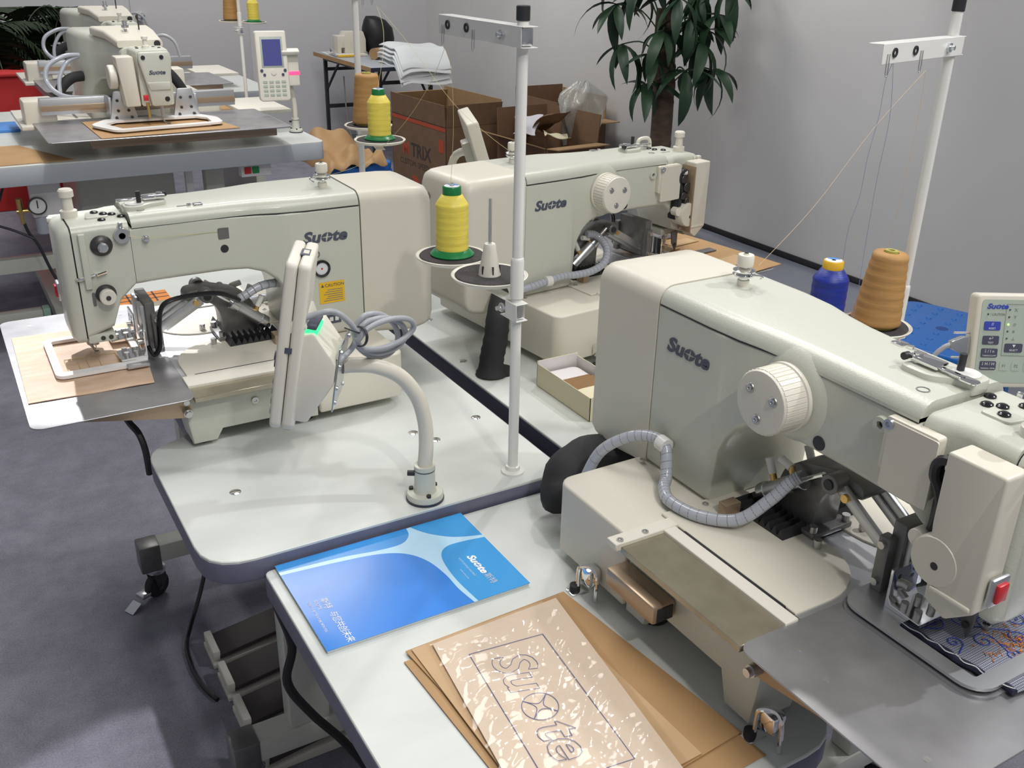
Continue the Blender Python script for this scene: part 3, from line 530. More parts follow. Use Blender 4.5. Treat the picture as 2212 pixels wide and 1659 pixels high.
    a = MB(); a.tube([(U(0.336), 0.064, 0.176), (U(0.336), 0.069, 0.176), (U(0.352), 0.070, 0.173), (U(0.352), 0.064, 0.173)], 0.0022, 6); a.tube([(U(0.356), 0.064, 0.174), (U(0.356), 0.069, 0.174), (U(0.366), 0.069, 0.172), (U(0.366), 0.064, 0.172)], 0.0022, 6); a.tube([(U(0.373), 0.064, 0.171), (U(0.375), 0.070, 0.170), (U(0.385), 0.070, 0.169), (U(0.387), 0.064, 0.169)], 0.0028, 6); a.each('thread_hook', 'chrome', t)
    MB().prism(rrect(U(0.3625), U(0.374), 0.150, 0.245, 0.002), 'xz', 0.0635, 0.071, 0.002).build('take_up_guard', 'paint', t)
    a = MB(); a.prism(rrect(U(0.360), U(0.3655), 0.118, 0.142, 0.002), 'xz', 0.0635, 0.0655); a.build('lever_slot', 'cast_grey', t)
    a = MB(); a.box(U(0.335), U(0.383), -0.02, 0.062, 0.050, 0.066, 0.003); a.build('head_foot', 'paint', t)
    a = MB(); 
    for x in (0.344, 0.358): a.lathe([(0, 0), (0.004, 0), (0.004, 0.0012), (0, 0.0012)], (U(x), 0.062, 0.058), (0, 1, 0), 12)
    a.each('foot_screw', 'dark_metal', t)
    # dial, caution label and data plate on the column
    a = MB(); a.lathe([(0, 0), (0.0165, 0), (0.0165, 0.004), (0.0125, 0.005), (0.012, 0.0025), (0, 0.0025)], (-0.055, 0.090, 0.136), (0, 1, 0), 26); dl = a.build('oil_gauge', 'black_gloss', t)
    MB().lathe([(0, 0.0026), (0.0118, 0.0026), (0, 0.003)], (-0.055, 0.090, 0.136), (0, 1, 0), 24).build('gauge_dial', 'label_white', dl); MB().lathe([(0, 0.0031), (0.002, 0.0031), (0, 0.0035)], (-0.055, 0.090, 0.136), (0, 1, 0), 10).build('gauge_mark', 'red', dl)
    MB().lathe([(0, -0.001), (0.005, -0.001), (0.0065, 0.0012), (0.0075, 0.0004), (0.0078, 0)], (-0.046, 0.0905, 0.164), (0, 1, 0), 16).build('screw_recess', 'ink_grey', t)
    cl = MB().box(-0.098, -0.048, 0.0902, 0.0908, 0.066, 0.108, 0).build('caution_label', 'caution', t)
    text('lettering', 'CAUTION', 0.0085, frame((-0.059, 0.0911, 0.0985), (-1, 0, 0), (0, 0, 1)), 'ink', cl, depth=0.0001)
    MB().prism([(-0.0515, 0.0985), (-0.0575, 0.0985), (-0.0545, 0.1045)], 'xz', 0.0908, 0.0911).build('warning_triangle', 'ink', cl)
    lm = MB()
    for i in range(6): lm.box(-0.094, -0.056 - 0.004 * (i % 3), 0.0907, 0.09105, 0.0705 + i * 0.0042, 0.0718 + i * 0.0042)
    lm.build('small_print', 'ink_grey', cl)
    dp = MB().box(-0.088, -0.050, 0.0902, 0.0908, 0.024, 0.042).build('data_plate', 'ink', t)
    lm = MB(); [lm.box(-0.083 + 0.011 * i, -0.076 + 0.011 * i, 0.0907, 0.0911, 0.029, 0.037) for i in range(3)]; lm.each('data_box', 'print_pale', dp)
    # ---- hand wheel side (y-)
    wc = (U(0.105) if wheel_u is None else wheel_u, 0.205)
    boss = MB(); boss.lathe([(0.060, -0.004), (0.056, 0.002), (0.049, 0.006), (0.044, 0.008), (0.020, 0.008)], (wc[0], -0.0735, wc[1]), (0, -1, 0), 36); boss.build('wheel_boss', 'paint', t)
    hw = MB(); hw.lathe([(0.012, 0.002), (0.041, 0.002), (0.043, 0.004), (0.043, 0.009), (0.0405, 0.010), (0.0405, 0.043), (0.039, 0.0455), (0.037, 0.046), (0, 0.046)], (wc[0], -0.080, wc[1]), (0, -1, 0), 40); wheel = hw.build('hand_wheel', 'ivory', t)
    rb = MB()
    for i in range(40):
        an = 2 * PI * i / 40; M = Matrix.Translation((wc[0], -0.080, wc[1])) @ Matrix.Rotation(an, 4, 'Y'); rb.box(0.0398, 0.0412, -0.0425, -0.0105, -0.0024, 0.0024, 0, M=M)
    tag(rb.build('grip_ribs', 'ivory', wheel), kind='stuff')
    for an in (25, 145, 265):
        x = wc[0] + 0.0225 * math.cos(math.radians(an)); z = wc[1] + 0.0225 * math.sin(math.radians(an))
        a = MB(); a.lathe([(0.0068, 0.0), (0.0064, 0.0012), (0.0052, 0.0004), (0.004, 0.0004), (0.0038, 0.0026), (0.0018, 0.0026), (0.0012, 0.001), (0, 0.001)], (x, -0.126, z), (0, -1, 0), 16); a.build('socket_screw', 'steel', wheel)
    MB().cyl((wc[0] + U(0.032), -0.072, wc[1] - 0.012), (wc[0] + U(0.032), -0.088, wc[1] - 0.012), 0.007, seg=14).build('rubber_plug', 'black', t)
    MB().lathe([(0, 0), (0.0095, 0), (0.009, 0.002), (0, 0.0025)], (U(0.158), -0.0735, 0.163), (0, -1, 0), 20).build('rubber_plug', 'black', t)
    a = MB(); a.lathe([(0, 0.0005), (0.004, 0.0005), (0.0045, 0.006), (0.0095, 0.006), (0.0105, 0.0), (0, 0)], (U(0.238), -0.0735, 0.224), (0, -1, 0), 18); a.build('shaft_bushing', 'paint', t)
    MB().lathe([(0, 0), (0.0046, 0), (0, 0.0008)], (U(0.238), -0.0742, 0.224), (0, -1, 0), 14).build('bushing_bore', 'black', t)
    a = MB(); a.prism(smooth_poly([(U(0.250), 0.243), (U(0.316), 0.243), (U(0.316), 0.172), (U(0.306), 0.158), (U(0.262), 0.158), (U(0.258), 0.180), (U(0.250), 0.180)], 0.004, 3), 'xz', -0.0855, -0.072, 0.002); pc = a.build('side_cover', 'cream', t)
    MB().prism(rrect(U(0.256), U(0.3175), 0.1600, 0.2405, 0.003), 'xz', -0.0875, -0.0855).build('cover_plate', 'cream', pc)
    a = MB(); screw(a, (U(0.257), -0.0872, 0.236), (0, -1, 0), 0.006, 0.004, 16); a.build('cover_screw', 'zinc', pc)
    MB().box(U(0.318), U(hx_ := (0.357 if handle else 0.336)), -0.079, -0.052, 0.105, 0.225, 0.004).build('drive_recess', 'black', t)
    if handle:
        for u_, w_, r_ in ((0.330, 0.205, 0.010), (0.342, 0.185, 0.012), (0.332, 0.165, 0.009), (0.346, 0.150, 0.010)): MB().cyl((U(u_), -0.076, w_), (U(u_), -0.090, w_), r_, seg=14, b=0.001).build('drive_gear', 'dark_metal', t)
        MB().box(U(0.349), U(0.352), -0.102, -0.060, 0.075, 0.235, 0.001).build('guard_sheet', 'brown_sheet', t)
    a = MB(); a.tube([(U(0.338), -0.080, 0.222), (U(0.326), -0.084, 0.224), (U(0.318), -0.084, 0.216), (U(0.318), -0.083, 0.200), (U(0.324), -0.082, 0.19), (U(0.33), -0.081, 0.17), (U(0.326), -0.080, 0.14)], 0.0058, 8, 4); a.build('drive_cable', 'black', t)
    MB().cyl((U(0.330), -0.082, 0.219), (U(0.339), -0.082, 0.219), 0.0062, seg=12).build('cable_plug', 'white_paint', t)
    MB().cyl((U(0.318), -0.072, 0.128), (U(0.318), -0.092, 0.128), 0.0105, seg=18, b=0.001).build('adjuster_knob', 'spool_lime' if False else 'ivory', t)
    # wiper drive housing beside the head
    hx = 0.356 if handle else 0.336
    a = MB(); a.prism(smooth_poly([(U(hx), 0.243), (U(0.402), 0.243), (U(0.402), 0.085), (U(0.372), 0.060), (U(max(hx, 0.345)), 0.072), (U(max(hx, 0.345)), 0.092), (U(max(hx, 0.340)), 0.120), (U(hx), 0.160)], 0.004, 3), 'xz', -0.098, -0.062, 0.006, 3); hs = a.build('motor_housing', 'cream', t)
    MB().lathe([(0, 0.0370), (0.027, 0.0370), (0.029, 0.034), (0.029, 0.0)], (U(0.3475), -0.062, 0.118), (0, -1, 0), 30).build('pulley_cover', 'cream', hs)
    MB().lathe([(0, 0), (0.0045, 0), (0, 0.0006)], (U(0.350), -0.0992, 0.114), (0, -1, 0), 14).build('cover_hole', 'black', hs)
    a = MB(); a.box(U(0.395), U(0.408), -0.062, -0.050, 0.240, 0.249, 0.003); a.build('housing_tab', 'cream', hs)
    MB().box(U(0.350), U(0.398), -0.1005, -0.096, 0.0845, 0.0905, 0.002).build('housing_lip', 'cream', hs)
    a = MB(); a.box(U(0.4035), U(0.410), -0.088, -0.060, 0.094, 0.128, 0.003); sw_ = a.build('switch_body', 'alu', t); MB().box(U(0.4095), U(0.414), -0.083, -0.066, 0.100, 0.122, 0.002).build('switch_button', 'red', sw_)
    # ---- needle bar, needle and wiper
    a = MB(); a.cyl((U(0.366), 0.0, 0.030), (U(0.366), 0.0, 0.066), 0.0042, seg=14); a.cyl((U(0.366), 0.0, 0.026), (U(0.366), 0.0, 0.040), 0.0065, seg=14); nb = a.build('needle_bar', 'steel', t)
    MB().cyl((U(0.366), 0.0, 0.008), (U(0.366), 0.0, 0.028), 0.0009, 0.0012, seg=8).build('needle', 'chrome', nb)
    a = MB(); a.tube([(U(0.380), 0.004, 0.06), (U(0.380), 0.004, 0.034), (U(0.374), 0.003, 0.026), (U(0.369), 0.001, 0.016)], 0.0024, 8, 4, radii=None); a.lathe([(0.0042, 0), (0.0055, 0.001), (0.0055, 0.004), (0.0042, 0.005)], (U(0.366), 0, 0.008), (0, 0, 1), 16); a.build('presser_foot', 'steel', t)
    MB().prism(smooth_poly([(U(0.352), 0.062), (U(0.372), 0.062), (U(0.373), 0.030), (U(0.369), 0.010), (U(0.363), 0.022), (U(0.356), 0.032)], 0.003, 3), 'xz', -0.040, -0.036, 0.0008).build('wiper_arm', 'cast_grey', t)
    MB().lathe([(0, 0), (0.0042, 0), (0.0042, 0.003), (0, 0.003)], (U(0.3655), -0.040, 0.028), (0, -1, 0), 12).build('wiper_screw', 'dark_metal', t)
    # ---- feed carriage and clamp linkage
    fa = MB(); arch = [(0.060, 0.004), (0.056, 0.040), (0.066, 0.072), (0.090, 0.092), (0.150, 0.108), (0.192, 0.104), (0.196, 0.086), (0.165, 0.084), (0.142, 0.074), (0.130, 0.052), (0.127, 0.004)]
    fa.prism([(U(p[0]), p[1]) for p in smooth_poly(arch, 0.010, 3)], 'xz', -0.022, 0.022, 0.002); fa.box(U(0.050), U(0.142), -0.036, 0.036, 0.004, 0.012, 0.002); car = fa.build('feed_bracket', 'cast_grey', t)
    a = MB()
    for u in (0.056, 0.135):
        for v in (-0.03, 0.03): a.cyl((U(u), v, 0.012), (U(u), v, 0.021), 0.0055, seg=12)
    for v in (-0.042, 0.042): a.cyl((U(0.155), v, 0.003), (U(0.155), v, 0.016), 0.0055, seg=12)
    a.each('cap_screw', 'steel', car)
    for s in (-1, 1):
        v = s * 0.036
        a = MB(); a.cyl((U(0.050), v, 0.030), (U(0.108), v, 0.076), 0.0115, seg=20, b=0.0015); cy = a.build('air_cylinder', 'alu', t)
        a = MB(); a.cyl((U(0.098), v, 0.068), (U(0.112), v, 0.079), 0.0128, seg=20, b=0.001); a.cyl((U(0.046), v, 0.027), (U(0.058), v, 0.0365), 0.0128, seg=20, b=0.001); a.each('cylinder_cap', 'zinc', cy)
        MB().cyl((U(0.110), v, 0.0775), (U(0.142), v, 0.102), 0.0038, seg=12).build('piston_rod', 'chrome', cy)
        MB().cyl((U(0.045), v - 0.013, 0.026), (U(0.045), v + 0.013, 0.026), 0.0042, seg=10).build('pivot_pin', 'dark_metal', cy)
        a = MB(); a.cyl((U(0.066), v, 0.05), (U(0.059), v, 0.066), 0.0045, seg=10); a.cyl((U(0.096), v, 0.074), (U(0.089), v, 0.088), 0.0045, seg=10); o = a.build('air_fitting', 'brass', cy)
        a = MB(); a.cyl((U(0.060), v, 0.063), (U(0.050), v, 0.082), 0.0058, seg=10); a.cyl((U(0.090), v, 0.086), (U(0.070), v, 0.090), 0.0058, seg=10); a.build('fitting_elbow', 'white_paint', o)
        M_ = Matrix.Translation((U(0.158), s * 0.028, 0.098)) @ Matrix.Rotation(0.52, 4, 'Y')
        a = MB(); a.box(-0.01, 0.122 * k + 0.01 * (1 - k), -0.004, 0.004, -0.009, 0.007, 0.002, M=M_); a.box(0.012, 0.10 * k, -0.002 - s * 0.006, 0.002 - s * 0.006, -0.016, -0.005, 0.001, M=M_); lvr = a.build('clamp_lever', 'alu', t)
        MB().cyl((U(0.158), s * 0.020, 0.098), (U(0.158), s * 0.044, 0.098), 0.013, seg=20, b=0.001).build('lever_hub', 'cast_grey', lvr); MB().cyl((U(0.158), s * 0.044, 0.098), (U(0.158), s * 0.046, 0.098), 0.007, seg=14).build('hub_bore', 'black', lvr)
        MB().cyl((U(0.178), s * 0.031, 0.086), (U(0.178), s * 0.037, 0.086), 0.0055, seg=12).build('lever_screw', 'brass', lvr)
    a = MB(); a.box(U(0.258), U(0.276), -0.046, 0.046, 0.016, 0.104, 0.002); a.box(U(0.252), U(0.268), -0.060, -0.045, 0.012, 0.085, 0.002); a.box(U(0.252), U(0.268), 0.045, 0.060, 0.012, 0.085, 0.002); sl = a.build('slide_block', 'cast_grey', t)
    for s in (-1, 1):
        MB().box(U(0.276), U(0.284), s * 0.025 - 0.016, s * 0.025 + 0.016, 0.020, 0.098, 0.0015).build('slide_rail', 'alu', sl)
        a = MB()
        for z in (0.026, 0.076): a.cyl((U(0.260), s * 0.060, z), (U(0.260), s * 0.065, z), 0.0048, seg=12)
        for z in (0.034, 0.05, 0.066): a.lathe([(0, 0), (0.0032, 0), (0, 0.0006)], (U(0.284), s * 0.025 - 0.008, z), (1, 0, 0), 10); a.lathe([(0, 0), (0.0032, 0), (0, 0.0006)], (U(0.284), s * 0.025 + 0.008, z + 0.006), (1, 0, 0), 10)
        a.each('block_screw', 'steel', sl)
        c0, c1 = (s * 0.05 - 0.024, s * 0.05 + 0.024)
        fb = MB(); prof = [(U(0.286), 0.012), (U(0.286), 0.062), (U(0.2895), 0.062), (U(0.2895), 0.026), (U(0.294), 0.0185), (U(0.334), 0.0165), (U(0.334), 0.0125)]
        fb.prism(prof, 'xz', c0, c1, 0.0008, 1); foot = fb.build('clamp_foot', 'chrome', t)
        a = MB()
        for du, dv in ((0.304, -0.012), (0.304, 0.012), (0.322, -0.012), (0.322, 0.012)): a.cyl((U(du), s * 0.05 + dv, 0.016), (U(du), s * 0.05 + dv, 0.0245), 0.0046, seg=12)
        a.cyl((U(0.2895), s * 0.05, 0.036), (U(0.2975), s * 0.05, 0.036), 0.0055, seg=12)
        a.each('foot_bolt', 'steel', foot)
        a = MB(); 
        for z, v in ((0.05, s * 0.05 - 0.01), (0.044, s * 0.05 + 0.012), (0.054, s * 0.05 + 0.014)): a.lathe([(0, 0), (0.0035, 0), (0, 0.0006)], (U(0.2896), v, z), (1, 0, 0), 12)
        a.each('foot_hole', 'black', foot)
    # bellows beside the column
    be = MB()
    for i in range(9):
        pass
    for y0, y1 in ((-0.070, -0.026), (0.026, 0.070)):
        be = MB(); pf_ = [(0.024, 0.003)]
        for i in range(9): pf_ += [(0.0295 + i * 0.011, 0.018), (0.035 + i * 0.011, 0.006)]
        pf_ += [(0.123, 0.003)]; be.prism(pf_, 'xz', y0, y1); be.build('bellows', 'black', t)
    MB().box(0.030, 0.046, -0.098, -0.072, 0.004, 0.022, 0.001).box(0.030, 0.046, 0.072, 0.098, 0.004, 0.022, 0.001).each('bellows_bracket', 'brown_sheet', t)
    # ---- spiral-wrapped hose from the rear of the base round the column to the carriage
    if hose:
        path = [(-0.19, -0.165, -0.045), (-0.17, -0.150, 0.015), (-0.135, -0.125, 0.050), (-0.105, -0.105, 0.058), (-0.080, -0.104, 0.052), (-0.060, -0.115, 0.020), (-0.045, -0.130, 0.0125), (-0.012, -0.145, 0.0125), (0.035, -0.135, 0.0125), (0.075, -0.105, 0.020), (0.095, -0.075, 0.050), (0.105, -0.055, 0.075), (0.112, -0.045, 0.086)]
        if hose_kind == 'straight': path = [(-0.150, -0.094, 0.020), (-0.115, -0.101, 0.026), (-0.08, -0.105, 0.032), (-0.04, -0.106, 0.036), (0.0, -0.110, 0.034), (0.04, -0.112, 0.036), (0.08, -0.105, 0.046), (0.105, -0.085, 0.066), (0.110, -0.06, 0.084), (0.098, -0.045, 0.096), (0.08, -0.04, 0.098)]
        path = [(U(p[0]), p[1], p[2]) for p in path]
        pts = catmull([Vector(p) for p in path], 8); h = MB(); h.tube(pts, 0.0085, 12); ho = h.build('spiral_hose', 'hose', t)
        ring = MB()
        for i in range(6, len(pts) - 1, 2):
            d_ = (pts[i + 1] - pts[i - 1]).normalized(); ring.lathe([(0.0085, -0.0005), (0.0088, 0), (0.0085, 0.0005)], pts[i], d_ + Vector((0.15, 0.1, 0.1)), 12)
        tag(ring.build('spiral_gap', 'ink_grey', ho), kind='stuff')
        q = pts[30 if hose_kind == 'loop' else 16]; MB().cyl(q - Vector((0.008, 0, 0)), q + Vector((0.008, 0, -0.001)), 0.0115, seg=16).build('hose_clip', 'white_paint', ho)
    # thin hoses on the carriage (tension side)
    a = MB()
    for off in (0.0, 0.007): a.tube([(U(0.100), 0.052 + off, 0.088), (U(0.140), 0.060 + off, 0.108), (U(0.200), 0.062 + off, 0.112), (U(0.245), 0.064 + off, 0.104), (U(0.258), 0.066 + off, 0.070), (U(0.262), 0.068 + off, 0.030), (U(0.275), 0.066 + off, 0.014), (U(0.282), 0.060 + off, 0.030)], 0.0034, 8, 5)
    a.each('air_hose', 'black_gloss', t)
    a = MB(); pts = catmull([Vector(p) for p in ((0.0, 0.04, 0.10), (U(0.03), 0.045, 0.106), (U(0.06), 0.05, 0.104), (U(0.085), 0.052, 0.094), (U(0.10), 0.052, 0.088))], 6); a.tube(pts, 0.008, 12); ho = a.build('spiral_hose', 'hose', t)
    ring = MB(); [ring.lathe([(0.0081, -0.0008), (0.0086, 0), (0.0081, 0.0008)], pts[i], pts[i + 1] - pts[i - 1], 12) for i in range(2, len(pts) - 1, 3)]; tag(ring.build('spiral_gap', 'ink_grey', ho), kind='stuff')
    # ---- clamp frame on the work plate
    def ring_poly(mb, o, i, z0, z1):
        n = len(o); vo0 = [mb.bm.verts.new((*p, z0)) for p in o]; vo1 = [mb.bm.verts.new((*p, z1)) for p in o]; vi0 = [mb.bm.verts.new((*p, z0)) for p in i]; vi1 = [mb.bm.verts.new((*p, z1)) for p in i]
        for q in range(n):
            r = (q + 1) % n
            for f in ((vo0[q], vo0[r], vo1[r], vo1[q]), (vi0[r], vi0[q], vi1[q], vi1[r]), (vo1[q], vo1[r], vi1[r], vi1[q]), (vo0[r], vo0[q], vi0[q], vi0[r])): mb.bm.faces.new(f)
    if frame_kind == 'steel':
        a = MB(); ring_poly(a, rrect(0.248, 0.436, -0.108, 0.108, (0.028,) * 4, 6), rrect(0.318, 0.416, -0.088, 0.088, (0.004,) * 4, 6), 0.0085, 0.0125); a.build('clamp_frame', 'alu', t)
        a = MB(); ring_poly(a, rrect(0.246, 0.440, -0.111, 0.111, (0.028,) * 4, 6), rrect(0.318, 0.418, -0.090, 0.090, (0.004,) * 4, 6), 0.0022, 0.0052); a.build('lower_clamp_frame', 'plate_steel', t)
    elif frame_kind == 'white':
        a = MB(); ring_poly(a, rrect(U(0.288), U(0.450), -0.100, 0.092, (0.016,) * 4, 6), rrect(U(0.304), U(0.436), -0.084, 0.074, (0.006,) * 4, 6), 0.0065, 0.0125); a.build('clamp_frame', 'white_clamp', t)
        MB().box(U(0.29), U(0.33), 0.088, 0.104, 0.008, 0.014, 0.002).build('frame_clip', 'alu', t)
    elif frame_kind == 'bars':
        a = MB(); a.box(U(0.33), U(0.47), -0.085, -0.060, 0.0055, 0.0085, 0.001); a.box(U(0.33), U(0.47), 0.060, 0.085, 0.0055, 0.0085, 0.001); a.each('clamp_bar', 'cast_grey', t)
    return t, U
mC, UC = machine('nearest pale green sewing machine stitching denim, with a steel work plate and open hand wheel side' if False else 'pale green sewing machine stitching denim under a brushed steel clamp frame', (0.915, 0.85, 0.885), -PI / 2, 1.0, 0.885 - ZC, 'steel')
mA, UA = machine('pale green sewing machine with tension knobs showing, needle over leather in a white frame', (0.53, 1.77, 0.885), PI, 0.94, 0.885 - ZA, 'white', strip=0.045)
mB, UB = machine('pale green sewing machine behind the white thread stand pole, stitching a kraft sheet', (1.183, 1.83, 0.874), math.radians(6), 1.03, 0.874 - ZB, 'bars', handle=True, wheel_u=0.092, hose_kind='straight')
# ================================================================ thread stands
def thread_stand(label, x, y, z0, ztop, arm_dir, arm_len, arm_z, discs, disc_z, clamp_z, cones=()):
    t = thing('thread_stand', label, 'thread stand', (x, y, z0), 0, 'white thread stands')
    o = lambda p: (p[0] - x, p[1] - y, p[2] - z0)
    h = ztop - z0
    MB().lathe([(0, 0), (0.019, 0), (0.019, 0.003), (0.0125, 0.006), (0.0115, 0.012), (0.0083, 0.013), (0, 0.013)], (0, 0, 0), (0, 0, 1), 24).build('base_flange', 'white_paint', t)
    MB().cyl((0, 0, 0.01), (0, 0, h - 0.018), 0.0083, seg=20).build('pole', 'white_paint', t)
    MB().lathe([(0.0083, 0), (0.0105, 0.001), (0.0105, 0.06), (0.0098, 0.0635), (0.0083, 0.065)], (0, 0, clamp_z - z0 + 0.02), (0, 0, 1), 20).build('joint_sleeve', 'white_paint', t)
    MB().cyl((0, 0, h - 0.02), (0, 0, h), 0.0098, seg=18, b=0.001).build('end_cap', 'black', t)
    a = Vector((arm_dir[0], arm_dir[1], 0)).normalized(); p = Vector((-a.y, a.x, 0)); az = arm_z - z0
    M = Matrix(((a.x, p.x, 0, 0), (a.y, p.y, 0, 0), (0, 0, 1, az), (0, 0, 0, 1)))
    b = MB(); L = arm_len
    # folded sheet arm: side web plus top and bottom flanges; flanges stop short at the far end
    def web(y0, y1, z0_, z1_, x0, x1, r=0.0): b.box(x0, x1, y0, y1, z0_, z1_, 0.0008, 1, M=M)
    web(0.0105, 0.0120, -0.014, 0.014, -0.016, L); web(-0.012, 0.012, 0.0128, 0.0142, -0.022, L); web(-0.012, 0.012, -0.0142, -0.0128, -0.022, 0.02)
    arm = b.build('guide_arm', 'white_paint', t)
    for i, fx in enumerate((0.60, 0.86)):
        e = MB(); e.lathe([(0.0035, 0.0), (0.0038, 0.0022), (0.0066, 0.0022), (0.0068, 0.0)], (L * fx, 0.0118, 0.001), (0, 1, 0), 18); g = e.build('eyelet', 'rubber', arm, M=M)
        MB().lathe([(0, 0.0), (0.0034, 0.0), (0, 0.0006)], (L * fx, 0.0122, 0.001), (0, 1, 0), 12).build('eyelet_bore', 'label_white', g, M=M)
        c = MB(); hx = L * (fx + (0.07 if i else -0.09)); c.tube([(hx - 0.003, 0.0125, 0.0), (hx - 0.0035, 0.013, -0.022), (hx - 0.002, 0.013, -0.030), (hx + 0.002, 0.013, -0.030), (hx + 0.0035, 0.013, -0.022), (hx + 0.003, 0.0125, 0.0)], 0.0008, 6, 3); c.build('thread_hook', 'steel', arm, M=M)
    s = MB(); s.cyl((0.035, 0.012, 0.0), (0.035, 0.022, 0.0), 0.0035, seg=10); s.lathe([(0, 0), (0.0075, 0), (0.0075, 0.004), (0, 0.005)], (0.035, 0.012, 0.0), (0, 1, 0), 6); s.build('clamp_bolt', 'zinc', arm, M=M)
    MB().box(-0.014, 0.02, -0.0095, 0.0095, -0.0125, 0.0125, 0.003, M=M).build('clamp_band', 'zinc', arm)
    # disc carrier
    cz = clamp_z - z0; dv = Vector((discs[0][0] - x, discs[0][1] - y, 0)); far = max((Vector((d_[0] - x, d_[1] - y, 0)) for d_ in discs), key=lambda v: v.length); ca = far.normalized(); cp = Vector((-ca.y, ca.x, 0)); MC = Matrix(((ca.x, cp.x, 0, 0), (ca.y, cp.y, 0, 0), (0, 0, 1, cz), (0, 0, 0, 1)))
    q = MB(); q.box(-0.016, 0.016, 0.0095, 0.011, -0.014, 0.014, 0.0008, 1, M=MC); q.box(-0.016, far.length + 0.01, -0.011, 0.011, 0.0128, 0.0142, 0.0006, 1, M=MC); q.box(-0.016, 0.03, -0.011, 0.011, -0.0142, -0.0128, 0.0006, 1, M=MC); car = q.build('disc_carrier', 'white_paint', t)
    MB().box(-0.012, 0.013, -0.009, 0.009, -0.012, 0.012, 0.003, M=MC).build('clamp_band', 'zinc', car); s = MB(); s.lathe([(0, 0), (0.0075, 0), (0.0075, 0.004), (0.0035, 0.005), (0.0035, 0.012), (0, 0.012)], (0.022, 0.011, 0), (0, 1, 0), 6); s.build('clamp_bolt', 'zinc', car, M=MC)
    for i, d_ in enumerate(discs):
        c = (d_[0] - x, d_[1] - y, disc_z - z0)
        dk = MB(); dk.lathe([(0, -0.002), (0.03, -0.006), (0.056, -0.003), (0.061, 0.0015), (0.0615, 0.0035), (0.060, 0.0045), (0.057, 0.002), (0.03, 0.0), (0, 0.0)], c, (0, 0, 1), 48); ds = dk.build('spool_disc', 'ivory', t)
        MB().lathe([(0, 0.003), (0.054, 0.0042), (0.0555, 0.0026), (0.054, 0.0012), (0, 0.0)], c, (0, 0, 1), 44).build('foam_pad', 'foam', ds)
        MB().cyl((c[0], c[1], c[2]), (c[0], c[1], c[2] + 0.125), 0.0026, seg=12).build('spool_pin', 'zinc', ds)
        if i in cones:
            cn = MB(); cn.lathe([(0.018, 0.003), (0.0165, 0.012), (0.0105, 0.044), (0.0095, 0.052), (0.0085, 0.054), (0.003, 0.054)], c, (0, 0, 1), 24); co = cn.build('cone_holder', 'ivory', ds)
            sl = MB()
            for an in (200, 260, 320): sl.box(0.0150, 0.0172, -0.0012, 0.0012, 0.004, 0.020, M=Matrix.Translation(c) @ Matrix.Rotation(math.radians(an), 4, 'Z')); 
            sl.each('cone_slot', 'foam', co)
    return t
def king_spool(label, loc, s=1.0, thread='thread_yellow', plastic='spool_green', tall=0.075, label_ring=True):
    t = thing('thread_spool', label, 'thread spool', loc, 0)
    b = MB(); b.lathe([(0.004, 0), (0.036 * s, 0), (0.037 * s, 0.002), (0.034 * s, 0.005), (0.027 * s, 0.011), (0.02, 0.012), (0.004, 0.012)], (0, 0, 0), (0, 0, 1), 40); b.build('base_cone', plastic, t)
    r = 0.0272 * s; prof = [(0.02, 0.008)]; n = 26
    for i in range(n + 1):
        f = i / n; prof.append((r * (1 + 0.012 * math.sin(f * 40)) , 0.010 + tall * f))
    prof += [(r * 0.97, 0.012 + tall), (r * 0.62, 0.012 + tall + 0.015), (0.008, 0.012 + tall + 0.016)]
    MB().lathe(prof, (0, 0, 0), (0, 0, 1), 40).build('thread', thread, t, 60)
    z = 0.012 + tall + 0.013; b = MB(); b.lathe([(0.010, z), (0.0150 * s, z), (0.0158 * s, z + 0.002), (0.0155 * s, z + 0.014), (0.0145 * s, z + 0.0155), (0.0035, z + 0.0155)], (0, 0, 0), (0, 0, 1), 32); cap = b.build('cap', plastic, t)
    MB().lathe([(0.0035, z + 0.0156), (0.0128 * s, z + 0.0156), (0.0128 * s, z + 0.016), (0.0035, z + 0.016)], (0, 0, 0), (0, 0, 1), 28).build('cap_label', 'label_white', cap)
    MB().prism([(0.0, 0.004)] + [(0.0118 * s * math.cos(a), 0.0118 * s * math.sin(a)) for a in [i * 0.3 - 0.3 for i in range(8)]], 'xy', z + 0.0161, z + 0.0164).build('label_print', 'label_blue', cap)
    return t
def cone_spool(label, loc, h=0.120, rb=0.042, rt=0.028, tilt=(0, 0)):
    t = thing('thread_spool', label, 'thread spool', loc, 0); t.rotation_euler = (tilt[0], tilt[1], 0)
    prof = [(0.012, 0.004), (rb - 0.003, 0.004)]; n = 24
    for i in range(n + 1):
        f = i / n; prof.append((rb + (rt - rb) * f + 0.0006 * math.sin(f * 46), 0.006 + (h - 0.012) * f))
    prof += [(rt - 0.0035, h), (0.012, h + 0.0005)]
    MB().lathe(prof, (0, 0, 0), (0, 0, 1), 40).build('thread', 'thread_tan', t, 60)
    b = MB(); b.lathe([(0.0045, 0), (rb - 0.008, 0), (rb - 0.008, 0.005), (0.0045, 0.005)], (0, 0, 0), (0, 0, 1), 24); b.lathe([(0.0048, h - 0.004), (0.0052, h + 0.004), (0.0108, h + 0.004), (0.0115, h - 0.004)], (0, 0, 0), (0, 0, 1), 24); b.each('core', 'spool_lime', t)
    return t
dA1, dA2, zdA = (0.722, 1.412), (0.726, 1.290), 1.098
thread_stand('tall white thread stand with one empty spool disc, on the table with the curved-pipe panel', 0.731, 1.213, ZA, 1.505, (0, 1), 0.236, 1.465, [dA1, dA2], zdA, 1.065, cones=(1,))
king_spool('yellow thread spool beside the empty spool disc', (dA1[0], dA1[1], zdA + 0.0045))
